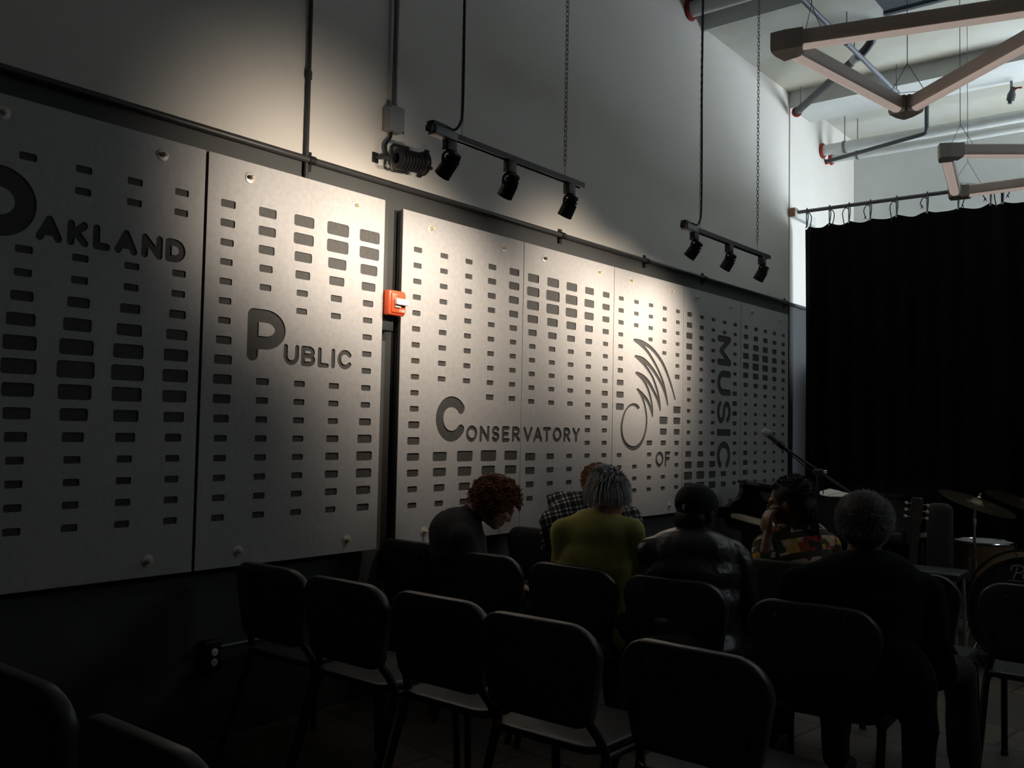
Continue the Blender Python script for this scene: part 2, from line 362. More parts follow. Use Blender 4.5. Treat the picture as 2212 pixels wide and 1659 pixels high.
# MUSIC, turned a quarter
yl = onx(1470+526/6.636, 850, 0).y; yr = onx(1470+722/6.636, 850, 0).y
L6 = []
for ch, a, b in (('M',635,1062),('U',1133,1492),('S',1560,1895),('I',1970,2068),('C',2147,2528)):
    z1 = onx(1470+624/6.636, 630+a/6.636, 0).z; z0 = onx(1470+624/6.636, 630+b/6.636, 0).z
    if ch == 'I': L6.append([(yl,z0+.01),(yl+.01,z0),(yr-.01,z0),(yr,z0+.01),(yr,z1-.01),(yr-.01,z1),(yl+.01,z1),(yl,z1-.01)])
    else: L6 += glyph_loops(ch, yl, yr, z0, z1, .056 if ch != 'S' else .050, rot=True)
def rows(*cs): return cs
G1 = ([100]+[0]*3+[100,100,125,150,175,180,165,145,122,100,100,100,100], [100]+[0]*3+[100,102,130,165,190,200,182,155,128,102,100,100,100],
      [100,100,0,0,100,104,138,175,210,232,206,172,134,102,100,100,100], [100,100,0,0,100,100,135,170,203,219,200,168,131,102,100,100,100],
      [100,100,0,0,100,100,122,153,176,186,174,149,119,100,100,100,100])
G2 = ([118,117,107,100,100,100,100,124,141,148,141,121]+[100]*5, [152,150,137,115,100,0,0,0,0,110,104]+[100]*6, [187,187,164,137,104,100,0,0,0]+[100]*8,
      [220,217,184,151,112,100,0,0,0,100,100,100,118,130,129,118,100], [217,212,183,149,113]+[100]*6+[127,150,165,163,149,126])
G3 = ([100]*10+[107,132,145,147,136,115,105], [100]*9+[0]*4+[180,167,140,110], [100]*9+[0]*4+[215,188,155,120],
      [115,123,120,110]+[100]*5+[113,0,0,0,228,195,150,110], [150,160,155,140,117]+[100]*4+[107,0,0,0,198,180,140,100])
G4 = ([180,200,194,170,136,103]+[100]*4+[0]*3+[167,156,130,105], [200,230,217,180,145,110]+[100]*4+[0]*3+[128,120,104,100], [190,215,206,175,140,106]+[100]*4+[0]*3+[100]*4,
      [165,184,177,154,125]+[100]*12, [135,147,140,126,103,100,100,105,120,123,120]+[100]*6)
G5 = ([103,110,110,100,100,100,112,140,153,164,0,0,0,100,100,100,100], [100]*3+[0]*11+[100]*3, [100]*4+[0]*8+[130,103,100,100,100],
      [100]*5+[0]*5+[200,170,130,0,0,104,100], [100]*6+[125,0,0,188,180,155,120,103,100,100,100])
G6 = ([128,150,170,166,156,130]+[100]*6+[115,158,194,222,222], [100,112,125,125,115]+[100]*7+[115,153,187,218,218], [100]*12+[107,140,175,196,196],
      [100,100]+[0]*13+[155,150], [100]*6+[117,140,142,137,127,103,100,100,100,115,115])
G7 = ([115,142,165,190,193,170,140,110,100,100,100,105,110,142,155,160,150], [120,155,190,220,220,190,148,120]+[100]*6+[120,125,115],
      [115,150,185,210,205,185,150,115]+[100]*9, [105,135,160,175,175,155,130]+[100]*10, [100,120,133,140,140,125,103]+[100]*10)
def rrect(cy, cz, w, h, r):
    out = []
    for sx, sz, a in ((1,-1,270),(1,1,0),(-1,1,90),(-1,-1,180)):
        for k in range(4):
            q = math.radians(a+30*k); out.append((cy+sx*(w/2-r)+r*math.cos(q), cz+sz*(h/2-r)+r*math.sin(q)))
    return out
Z17 = .985; Z1 = 2.367; W0, H0 = .0635, .0285
def panel(y0, y1, z0, z1, c0, grid, extra, label, zoff=0):
    t = thing('perforated_panel', label, 'wall panel', (0, (y0+y1)/2, z0), 'perforated wall panels')
    cu = bpy.data.curves.new('sheet', 'CURVE'); cu.dimensions = '2D'; cu.fill_mode = 'BOTH'; cu.extrude = .0026
    def spl(pts):
        s = cu.splines.new('POLY'); s.points.add(len(pts)-1); s.use_cyclic_u = True
        for p, (a, b) in zip(s.points, pts): p.co = (a, b, 0, 1)
    spl([(y0,z0),(y1,z0),(y1,z1),(y0,z1)])
    for c, colm in enumerate(grid):
        for r, s in enumerate(colm):
            if s: spl(rrect(c0+.21*c, Z1+zoff-(Z1-Z17)*r/16, W0*s/100, H0*s/100, .006+.006*(s-100)/120))
    for lp in extra: spl(lp)
    tmp = bpy.data.objects.new('tmp', cu); COL.objects.link(tmp); dg = bpy.context.evaluated_depsgraph_get()
    me = bpy.data.meshes.new_from_object(tmp.evaluated_get(dg)); bpy.data.objects.remove(tmp)
    o3 = t.location; n = len(me.vertices); co = np.empty(n*3); me.vertices.foreach_get('co', co); co = co.reshape(-1, 3)
    me.vertices.foreach_set('co', np.stack([co[:,2]-.0026-o3.x, co[:,0]-o3.y, co[:,1]-o3.z], 1).ravel()); me.update()
    me.materials.clear(); me.materials.append(PANEL); me.polygons.foreach_set('use_smooth', [False]*len(me.polygons))
    o = bpy.data.objects.new('sheet', me); COL.objects.link(o); o.parent = t
    MB().box((-.022, y0+.001, z0+.001), (-.0054, y1-.001, z1-.001)).build('backing_board', BACKB, t, smooth=False)
    MB().box((-.045, y0+.004, z0+.004), (-.0222, y1-.004, z1-.004)).build('sub_frame', EDGEB, t, smooth=False)
    for by in (y0+.212, y1-.202):
        for bz in (z0+.064, z1-.07):
            wsh = MB().lathe([(0,.026),(.0025,.026),(.0035,.024)], (0, by, bz), (1,0,0), 20).build('washer', WASHER, t)
            bo = MB().lathe([(.003,.011),(.012,.011),(.0125,.0085),(.026,.0085),(.028,.006)], (0, by, bz), (1,0,0), 6).build('bolt', BRASS, wsh, smooth=False)
    for by in (y0+.12, y1-.12):           # standoff rails to the wall
        MB().box((WX, by-.02, z0+.1), (-.0452, by+.02, z1-.1)).build('rail', EDGEB, t, smooth=False)
    return t
PZ0 = .767
panel(1.187, 2.231, PZ0, 2.579, 1.283, G1, L1, 'dim left panel with cut-out letters OAKLAND', .003)
panel(2.246, 3.291, PZ0, 2.579, 2.350, G2, L2, 'panel with large cut-out P and letters UBLIC', .001)
panel(3.425, 4.470, PZ0, 2.560, 3.541, G3, L3, 'panel with large cut-out C and letters ONSER', -.009)
panel(4.476, 5.512, PZ0, 2.560, 4.574, G4, L4, 'panel with cut-out letters VATORY', -.020)
panel(5.518, 6.541, PZ0, 2.560, 5.612, G5, L5, 'brightly lit panel with looping cut-out emblem and word OF', -.021)
panel(6.547, 7.598, PZ0, 2.560, 6.646, G6, L6, 'panel with cut-out word MUSIC running downwards', -.024)
panel(7.606, 8.667, PZ0, 2.560, 7.708, G7, [], 'dim farthest panel with only holes, next to the black curtain', -.023)

# ================================================================ TRACK LIGHTS
def chain(m, p, q, link=.034):
    p, q = Vector(p), Vector(q); n = int((q-p).length/(link*.72)); d = (q-p)/n
    for i in range(n):
        c = p+d*(i+.5); a = i % 2
        pts = []
        for k in range(8):
            t = 2*PI*k/8; sx = math.cos(t)*.0085; pts.append(c+Vector((sx if a else 0, 0 if a else sx, math.sin(t)*link/2)))
        m.tube(pts, .0022, 4, closed=True)
def lamp_head(parent, top, d, energy, size, col=(1.0, .85, .69)):
    """one spot: adapter under the bar, U-shaped yoke, cylinder aimed along d"""
    top = Vector(top); ld = Vector(d).normalized(); d = (ld+Vector((0,0,-.95))).normalized(); side = d.cross(Vector((0,0,1))).normalized()
    ad = MB().box((top.x-.018, top.y-.03, top.z-.06), (top.x+.018, top.y+.03, top.z-.004), .004).build('adapter', BLKMET, parent)
    c = top + Vector((0,0,-.118))
    pts = [c+side*.043, c+side*.043+Vector((0,0,.02))] + [c+side*.043*math.cos(q)+Vector((0,0,.02+.036*math.sin(q))) for q in [PI*k/8 for k in range(1,8)]] + [c-side*.043+Vector((0,0,.02)), c-side*.043]
    yk = MB().tube(pts, .0065, 6); yk.tube([top+Vector((0,0,-.062)), c+Vector((0,0,.050))], .009, 8)
    yk.build('yoke', BLKMET, ad)
    b = MB().lathe([(h*.78, r*.78) for h, r in [(-.075,.020),(-.072,.032),(-.05,.038),(-.048,.030),(-.040,.030),(-.038,.042),(-.030,.044),(-.028,.036),(-.02,.036),(-.018,.046),(.0,.047),(.065,.048),(.072,.050),(.072,.044),(.045,.040),(.045,.002)]], c, d, 22, cap=False)
    b.build('lamp_body', BLKMET, ad)
    MB().lathe([(.034,.031),(.036,.016),(.037,.001)], c, d, 18, cap=False).build('lens', mat('hot_lamp_lens', (1,.9,.75), .3, noise=.02, nscale=30, emit=(1,.82,.6), estr=6), ad)
    L = bpy.data.lights.new('spot_lamp', 'SPOT'); L.energy = energy; L.color = col; L.spot_size = math.radians(size); L.spot_blend = 1.0; L.shadow_soft_size = .035
    o = bpy.data.objects.new('spot_lamp', L); COL.objects.link(o); o.parent = ad
    o.matrix_world = Matrix.Translation(c + d*.060 - wloc(ad)) @ ld.to_track_quat('-Z', 'Y').to_matrix().to_4x4()
TX = .85
def track(pA, pB, heads, label, chains, cordx, aims):
    A = onx(*pA, TX); B = onx(*pB, TX); z = (A.z+B.z)/2
    t = thing('track_light', label, 'track light', (TX, (A.y+B.y)/2, z), 'track lights hung before the panel wall')
    m = MB().box((TX-.018, A.y, z-.010), (TX+.018, B.y, z+.010)); m.box((TX-.018, A.y, z-.016), (TX-.010, B.y, z-.010)); m.box((TX+.010, A.y, z-.016), (TX+.018, B.y, z-.010))
    m.build('track_bar', BLKMET, t, smooth=False)
    MB().box((TX-.024, A.y+.02, z-.026), (TX+.024, A.y+.16, z+.012), .004).build('feed_box', GREYMET, t)
    MB().box((TX-.02, A.y+.005, z+.01), (TX+.02, A.y+.09, z+.03), .006).build('end_feed', BLKMET, t)
    for px in chains:
        y = onx(*px, TX).y
        m = MB(); chain(m, (TX, y, z+.07), (TX, y, CEIL_HI)); m.tube([(TX, y, z+.01), (TX, y, z+.07)], .002, 5)
        m.build('hanging_chain', mat('dull_chain', (.30,.29,.28), .45, metal=.7, noise=.2, nscale=40), t)
    y = onx(*chains[0], TX).y
    cp = [(TX, y-.10, z+.03), (TX, y-.05, z+.028), (TX+.005, y-.02, z+.06), (TX+.01, y-.008, z+.14), (TX+.012, y-.012, z+.5), (TX+.012, y-.02, z+.9), (TX+.01, y-.012, z+1.3), (TX+.012, y-.008, z+2.0), (TX+.012, y-.008, CEIL_HI)]
    MB().tube([Vector(p) for p in crom(cp, 5)], .0062, 7).build('power_cord', mat('black_cable', (.025,.022,.022), .5, noise=.2, nscale=30), t)
    for px, (ay, az, e, sz) in zip(heads, aims):
        y = onx(*px, TX).y; top = Vector((TX, y, z-.012)); c = top + Vector((0,0,-.118))
        lamp_head(t, top, Vector((0, ay, az))-c, SPOT_W*e, sz)
track((926,267), (1257,406), [(972,290),(1102,350),(1230,402)], 'black three-lamp track light hanging nearer, above letters CONSER', [(998,265),(1220,385)], 0,
      [(2.86, 2.50, .95, 106), (3.38, 2.24, .95, 100), (3.78, 2.06, .85, 98)])
track((1475,488), (1660,553), [(1500,500),(1575,530),(1646,553)], 'black three-lamp track light hanging farther, above the emblem panel', [(1513,480),(1636,540)], 0,
      [(5.02, 2.30, .95, 102), (5.62, 2.18, 1.0, 98), (6.12, 2.12, 1.4, 90)])

# ================================================================ JUNCTION BOX, STAGE LAMP
t = thing('junction_box', 'grey steel electrical box under a vertical conduit on cream wall', 'electrical box', (WX, 3.4, 3.04))
bx = MB().box((WX+.001, 3.325, 2.97), (WX+.060, 3.425, 3.10), .006).build('box', GREYMET, t)
MB().box((WX+.0605, 3.32, 2.965), (WX+.066, 3.43, 3.105), .002).build('cover', GREYMET, t)
for y, z in ((3.33,3.095),(3.42,2.975)): MB().lathe([(0,.005),(.003,.004)], (WX+.066, y, z), (1,0,0), 8).build('screw', BLKMET, t)
MB().tube([(WX+.03, 3.385, 3.101), (WX+.03, 3.385, CEIL_HI-.01)], .015, 10).build('conduit', mat('conduit_grey', (.20,.20,.205), .5, metal=.3, noise=.15, nscale=20), t)
MB().tube([Vector(p) for p in crom([(WX+.03,3.37,2.97),(WX+.04,3.35,2.93),(WX+.05,3.31,2.88),(WX+.06,3.315,2.83),(WX+.08,3.345,2.79),(WX+.10,3.36,2.78)], 6)], .0085, 8).build('flexible_cord', BLKMET, t)
t = thing('stage_lamp', 'small black finned stage spotlight fixed sideways on cream wall', 'stage light', (WX, 3.5, 2.78))
c = onx(886, 348, WX+.13); d = Vector((.10, 1, .06)).normalized()
bodyp = [(-.10,.03),(-.095,.05)]
for k in range(7): bodyp += [(-.09+.022*k,.058),(-.078+.022*k,.058),(-.0775+.022*k,.05),(-.069+.022*k,.05)]
bodyp += [(.07,.062),(.09,.064),(.092,.07),(.098,.07),(.098,.055),(.06,.045),(.058,.002)]
b = MB().lathe([(h*.95, r*.95) for h, r in bodyp], c, d, 20, cap=False).build('lamp_body', BLKMET, t)
yk = MB().tube([c-d*.02+Vector((0,0,.066)), c-d*.115+Vector((0,0,.068)), c-d*.125+Vector((0,0,.06)), c-d*.125+Vector((0,0,-.06)), c-d*.115+Vector((0,0,-.068)), c-d*.02+Vector((0,0,-.066))], .0085, 6)
yk.tube([c-d*.125, (WX+.004, c.y-.135, c.z+.01)], .012, 8); yk.box((WX+.001, c.y-.155, c.z-.02), (WX+.010, c.y-.115, c.z+.035), .002)
yk.build('yoke', BLKMET, t)
for sg in (1,-1): MB().lathe([(0,.012),(.016,.012),(.02,.006)], c-d*.02+Vector((0,0,.055*sg)), (0,0,sg), 10).build('knob', BLKMET, t)
up2 = d.cross(Vector((1,0,0))).normalized(); rr = d.cross(up2)
for q in (30,120,210,300):
    v = up2*math.cos(math.radians(q))+rr*math.sin(math.radians(q))
    MB().obb(c+d*.088+v*.064, d*.012, v*.012, d.cross(v)*.008).build('clip', BLKMET, t, smooth=False)

# ================================================================ FIRE ALARM, WALL OUTLET
ac = onx(855, 655, .03); t = thing('fire_alarm', 'orange-red fire alarm strobe between two wall panels', 'fire alarm', (WX, ac.y, ac.z-.07))
MB().box((WX+.001, ac.y-.055, ac.z-.145), (-.012, ac.y+.03, ac.z+.05), .006).build('back_box', EDGEB, t)
MB().box((-.012, ac.y-.058, ac.z-.066), (.040, ac.y+.060, ac.z+.066), .010).build('housing', REDA, t)
MB().box((.034, ac.y-.044, ac.z-.054), (.048, ac.y+.058, ac.z+.055), .008).build('face_plate', REDA, t)
MB().box((.047, ac.y-.028, ac.z-.012), (.070, ac.y+.062, ac.z+.022), .006).build('strobe_lens', CLEAR, t)
MB().box((.047, ac.y-.026, ac.z-.026), (.056, ac.y+.015, ac.z-.013), .002).build('strobe_reflector', WASHER, t)
def flat_text(chars, place, sw, mt, parent, name, h=.0006):
    m = MB()
    for ch, u0, u1 in chars:
        for pl in GLYPH[ch]:
            pts = [place(u0+(u1-u0)*a, b) for a, b in pl]; m.tube(pts, sw/2, 6)
    return m.build(name, mt, parent)
flat_text([('F',0,.6),('I',.8,1.2),('R',1.4,2.0),('E',2.2,2.8)], lambda u, v: Vector((.0485, ac.y+.012+u*.013, ac.z-.046+v*.012)), .003, WHITEP, t, 'lettering')
MB().lathe([(0,.004),(.002,.004)], (.048, ac.y, ac.z+.036), (1,0,0), 10).build('led', EDGEB, t)
oc = onx(461, 1420, WX+.05); t = thing('wall_outlet', 'dark surface box with two pale round sockets low on black wall', 'outlet', (WX, oc.y, oc.z-.06))
MB().box((WX+.001, oc.y-.045, oc.z-.065), (WX+.05, oc.y+.04, oc.z+.07), .004).build('box', BLKMET, t)
for dz in (-.022, .022):
    s_ = MB().lathe([(0,.0165),(.004,.0165),(.005,.015)], (WX+.05, oc.y+.004, oc.z+dz), (1,0,0), 18).build('socket', WHITEP, t)
    q = MB()
    for dy in (-.005,.005): q.box((WX+.0551, oc.y+.003+dy, oc.z+dz-.004), (WX+.0555, oc.y+.005+dy, oc.z+dz+.005))
    q.build('slot', EDGEB, s_, smooth=False)
MB().tube([(WX+.028, oc.y+.045, oc.z+.035), (WX+.028, 5.6, oc.z+.035)], .009, 8).build('conduit', STEEL, t)

# ================================================================ CEILING: pipes, duct, hanging triangular lamps
def collar(m, p, ax, r): m.lathe([(0,r*1.35),(.012,r*1.45),(.03,r*1.3),(.03,r)], p, ax, 18)
def pipe_thing(label, pts, r, mt, collars=(), hang=(), name='ceiling_pipe', seg=14, ztop=CEIL):
    t = thing(name, label, 'pipe', pts[0]); MB().tube(pts, r, seg).build('pipe', mt, t)
    for p, ax in collars: m = MB(); collar(m, p, ax, r); m.build('collar', REDC, t)
    for p in hang:
        p = Vector(p); m = MB().tube([p+Vector((0,0,r)), (p.x, p.y, ztop)], .005, 6)
        m.build('hanger_rod', STEEL, t)
        MB().lathe([(-.012,r*1.12),(.012,r*1.12)], p, (1,0,0) if abs(pts[-1][0]-pts[0][0]) > .8 else (0,1,0), 16).build('clamp', STEEL, t)
    return t
p0 = onx(1489, 22, WX); ZP = p0.z
pipe_thing('thick pale pipe with dark red collar at top left of ceiling', [(WX, p0.y, ZP), (XR-.05, p0.y, ZP)], .065, PIPEW, [((WX, p0.y, ZP), (1,0,0))])
pw = onx(1778, 324, WX)
pipe_thing('upper long white pipe crossing before the back wall', [(WX, 9.76, 4.47), (XR-.05, 9.76, 4.47)], .058, PIPEW, [((WX, 9.76, 4.47), (1,0,0))], [(.17,9.76,4.47),(2.0,9.76,4.47)])
pipe_thing('lower long white pipe just behind the upper one', [(WX, 10.02, 4.44), (XR-.05, 10.02, 4.44)], .045, PIPEW, [((WX, 10.02, 4.44), (1,0,0))], [(.22,10.02,4.44),(2.1,10.02,4.44)])
el = onz(2002, 288, 4.355); wl = onx(1783, 350, WX)
pipe_thing('thin dark pipe that drops, turns and enters the left wall', [(el.x, el.y, CEIL), (el.x, el.y, 4.40), (el.x-.012, el.y+.005, 4.362), (el.x-.045, el.y+.01, 4.355), (WX, wl.y, wl.z)], .020, PIPED, [((WX, wl.y, wl.z), (1,0,0))])
q0 = onz(1720, 243, 4.62); q1 = onz(1850, 125, 4.62); q2 = onz(1872, 104, 4.65); q3 = onz(1885, 75, 4.72)
t = pipe_thing('dark sloping drain pipe with white elbow under the ceiling', [q0, q1, onz(1862,115,4.625), q2, onz(1882,90,4.68), q3, q3+Vector((.0,0,.12))], .036, PIPED, [(q0, (q1-q0).normalized())], [q0.lerp(q1,.08), q0.lerp(q1,.97)])
MB().tube([q1+(q1-q0).normalized()*(-.05), q1+(q1-q0).normalized()*.05], .043, 14).build('coupling', PIPEW, t)
r0 = onz(1735, -6, 4.58); r1 = onz(1935, 203, 4.58); ex = (r0.x+r1.x)/2
t = pipe_thing('thin steel sprinkler pipe running towards the beam', [(ex, r0.y-.8, 4.58), (ex, r1.y, 4.58)], .021, STEEL, hang=[(ex, 7.4, 4.58), (ex, r1.y-.04, 4.58)])
MB().lathe([(0,.02),(-.03,.018),(-.035,.008),(-.06,.008),(-.062,.022),(-.066,.022)], (ex, r1.y-.01, 4.56), (0,0,1), 12).build('sprinkler_head', STEEL, t)
t = thing('air_duct', 'blue-grey rectangular duct end at the top of the ceiling', 'duct', (1.9, 6.3, 4.6))
MB().box((1.40, 6.77, 4.60), (2.6, 7.10, 4.835)).build('duct', mat('blue_grey_duct', (.17,.21,.25), .5, metal=.3, noise=.15, nscale=9), t, smooth=False)
MB().box((1.385, 7.06, 4.585), (2.615, 7.10, 4.838)).build('flange', MATS['blue_grey_duct'], t, smooth=False)
# valve hanging at the right of the beam
vp = onz(2185, 205, 4.55)
t = thing('pipe_valve', 'small dark valve with red handle hanging below the ceiling stain', 'valve', vp)
MB().lathe([(-.08,.018),(-.05,.018),(-.05,.034),(.0,.036),(.04,.022),(.07,.022)], vp, (.2,0,1), 14).build('body', PIPED, t)
MB().tube([vp+Vector((0,0,.06)), (vp.x, vp.y, CEIL)], .012, 8).build('stem', STEEL, t)
MB().tube([vp+Vector((-.01,0,.02)), vp+Vector((.05,-.02,.05)), vp+Vector((.09,-.03,.04))], .009, 6).build('handle', REDC, t)

def tri_lamp(corners, label, wires):
    c = [Vector(p) for p in corners]; ctr = sum(c, Vector())/3
    t = thing('pendant_lamp', label, 'pendant lamp', ctr, 'triangular pendant lamps')
    for i in range(3):
        a, b = c[i], c[(i+1) % 3]; d = (b-a).normalized(); s_ = d.cross(Vector((0,0,1))).normalized(); u = s_.cross(d)
        a2, b2 = a+d*.085, b-d*.085; prof = [(-.036,.04),(.036,.04),(.042,.032),(.042,-.018),(.034,-.034)]; low = [(.034,-.034),(.018,-.047),(0,-.051),(-.018,-.047),(-.034,-.034)]
        full = prof+low[1:]+[(-.042,-.018),(-.042,.032)]
        n = len(full); vs = [a2+s_*x+u*y for x, y in full]+[b2+s_*x+u*y for x, y in full]
        MB().add(vs, [(k, (k+1) % n, n+(k+1) % n, n+k) for k in range(n)]+[tuple(range(n))[::-1], tuple(range(n, 2*n))]).build('light_bar', FIXT, t, auto=30)
        MB().add([a2+s_*x*.98+u*(y-.0025) for x, y in low]+[b2+s_*x*.98+u*(y-.0025) for x, y in low], [(k, k+1, 6+k, 5+k) for k in range(4)]).build('lens_strip', LENS, t)
    for i in range(3):
        p, q, r = c[i], (c[(i+1) % 3]-c[i]).normalized(), (c[i-1]-c[i]).normalized()
        bis = -(q+r).normalized(); poly = []
        sq = q.cross(Vector((0,0,1))).normalized(); sr = r.cross(Vector((0,0,1))).normalized()
        if sq.dot(r) > 0: sq = -sq
        if sr.dot(q) > 0: sr = -sr
        ring = [p+q*.115-sq*.052, p+q*.115+sq*.052, p+sq*.052+q*.02, p+bis*.062, p+sr*.052+r*.02, p+r*.115+sr*.052, p+r*.115-sr*.052, p+(q+r).normalized()*(.052/max(.3, math.sin(q.angle(r)/2)))]
        vs = [v+Vector((0,0,.046)) for v in ring]+[v+Vector((0,0,-.040)) for v in ring]+[p+(v-p)*.93+Vector((0,0,-.056)) for v in ring]
        fs = [(k, (k+1) % 8, 8+(k+1) % 8, 8+k) for k in range(8)]+[(8+k, 8+(k+1) % 8, 16+(k+1) % 8, 16+k) for k in range(8)]+[tuple(range(8))[::-1], tuple(range(16, 24))]
        MB().add(vs, fs).build('corner_joint', FIXC, t, smooth=False)
    for i in range(3):           # Y-shaped wire near every corner
        p = c[i]; q = p+(c[(i+1) % 3]-p).normalized()*.2; r = p+(c[i-1]-p).normalized()*.2; k = (q+r)/2+Vector((0,0,.22))
        zt = CEIL_HI if k.y < 6.98 else CEIL
        if k.y > 6.77 and k.y < 7.1 and 1.38 < k.x < 2.62: zt = 4.6
        m = MB().tube([q+Vector((0,0,.04)), k], .0022, 4); m.tube([r+Vector((0,0,.04)), k], .0022, 4); m.tube([k, (k.x, k.y, zt)], .0025, 4); m.tube([q+Vector((0,0,.04)), r+Vector((0,0,.04))], .0018, 4)
        m.build('suspension_wire', STEEL, t)
ZF = 3.45
A = onz(1688, 92, ZF); B = onz(1955, 234, ZF); dA = (onz(2212, 14, ZF)-A).normalized(); dB = (onz(2212, 90, ZF)-B).normalized()
def isect(A, dA, B, dB):
    det = dA.x*(-dB.y)+dB.x*dA.y; s = ((B.x-A.x)*(-dB.y)+dB.x*(B.y-A.y))/det; return A+dA*s
Cc = isect(A, dA, B, dB); tri_lamp([A, B, Cc], 'nearer beige triangular pendant lamp at the top right corner', 0)
A = onz(2042, 326, ZF); B = onz(2064, 416, ZF); dA = (onz(2212, 326, ZF)-A).normalized(); dB = (onz(2212, 396, ZF)-B).normalized()
Cc = isect(A, dA, B, dB); tri_lamp([A, B, Cc], 'farther beige triangular pendant lamp just above the curtain rod', 0)
# rods and ceiling stain
# ================================================================ CURTAIN
t = thing('light_blocking_board', 'added black board behind the curtain edge, blocking window light', 'board', (.78, 9.47, 0))  # added board, keeps window light off the lower wall by the curtain
MB().box((-.045, 9.45, .0), (1.60, 9.462, 2.12)).build('board', CURT, t, smooth=False)
for x in (-.045, .75, 1.57): MB().box((x, 9.4621, 0), (x+.03, 9.49, 2.12)).build('batten', EDGEB, t, smooth=False)
YC = 8.93; RZ = 3.625
t = thing('curtain_rod', 'dark steel curtain rod with wooden wall bracket', 'curtain rod', (0, YC, RZ))
MB().tube([(-.02, YC, RZ), (XR-.02, YC, RZ)], .019, 12).build('rod', mat('dull_rod', (.16,.155,.17), .4, metal=.6, noise=.15, nscale=20), t)
pk = onx(1712, 462, WX+.05); 
MB().box((WX+.013, 8.855, RZ-.055), (WX+.07, 9.42, RZ+.035)).build('bracket_plank', PWHITE, t, smooth=False)
MB().box((WX+.013, 8.845, RZ-.052), (WX+.07, 8.8545, RZ+.032)).build('bracket_end', WOOD, t, smooth=False)
def curtain(x0, x1, ties, label, dy=0):
    t = thing('stage_curtain', label, 'curtain', ((x0+x1)/2, YC, .03), 'black stage curtains')
    nx = max(int((x1-x0)/.022), 8); nz = 26; vs = []; fs = []
    def topz(x):
        for a, b in zip(ties, ties[1:]):
            if a <= x <= b: u = (x-a)/(b-a); return 3.475-.030*math.sin(PI*u)
        return 3.475-.03
    for layer in (0, 1):
        for j in range(nz+1):
            for i in range(nx+1):
                x = x0+(x1-x0)*i/nx; zt = topz(x); v = j/nz; z = zt+(.004-zt)*v
                amp = .018+.03*min(v*3, 1); y = YC+dy*min(v*6,1)+amp*math.sin(x*31+.8*math.sin(x*5.3))+.012*math.sin(x*13+3*v)+.006*layer
                vs.append((x, y, z))
    N = (nx+1)*(nz+1)
    for j in range(nz):
        for i in range(nx):
            a = j*(nx+1)+i; fs.append((a, a+1, a+nx+2, a+nx+1)); b = a+N; fs.append((b+1, b, b+nx+1, b+nx+2))
    for i in range(nx): fs.append((i+1, i, N+i, N+i+1)); a = nz*(nx+1)+i; fs.append((a, a+1, N+a+1, N+a))
    for j in range(nz): a = j*(nx+1); fs.append((a, a+nx+1, N+a+nx+1, N+a)); a += nx; fs.append((a+nx+1, a, N+a, N+a+nx+1))
    MB().add(vs, fs).build('cloth', CURT, t)
    cord = mat('dark_tie_cord', (.03,.03,.035), .8, noise=.2, nscale=40)
    for x in ties:
        m = MB().tube([(x, YC-.02, topz(x)-.02), (x, YC-.026, RZ), (x, YC-.01, RZ+.026), (x, YC+.018, RZ+.014), (x, YC+.024, RZ-.06), (x, YC-.012, topz(x)-.02)], .0055, 5)
        s_ = random.choice((-1, 1)); L = random.uniform(.10, .20)
        q = crom([(x, YC-.028, RZ-.04), (x+.03*s_, YC-.035, RZ-.03), (x+.055*s_, YC-.035, RZ-.08), (x+.04*s_, YC-.035, RZ-L)], 5); m.tube([Vector(p) for p in q], .005, 5)
        e_ = Vector(q[-1]); m.tube([e_, e_+Vector((-.012, 0, -.03))], [.006,.002], 5); m.tube([e_, e_+Vector((.012, 0, -.03))], [.006,.002], 5)
        m.build('tie_cord', cord, t)
        MB().lathe([(0,.009),(.003,.009)], (x, YC-.03, topz(x)-.022), (0,-1,0), 10).build('grommet', WASHER, t)
T1 = [ony(px, 470, YC).x for px in (1744, 1793, 1835, 1881, 1938, 2004, 2071, 2141)]
xe = ony(2173, 440, YC).x
curtain(T1[0]-.03, xe, T1+[xe-.02], 'tall black stage curtain tied to the rod beside the panel wall')
xs_ = xe-.05; curtain(xs_, XR-.05, [xs_+.02+.30*k for k in range(int((XR-.1-xs_)/.30)+1)], 'second black stage curtain at the right edge beyond a narrow gap', .07)

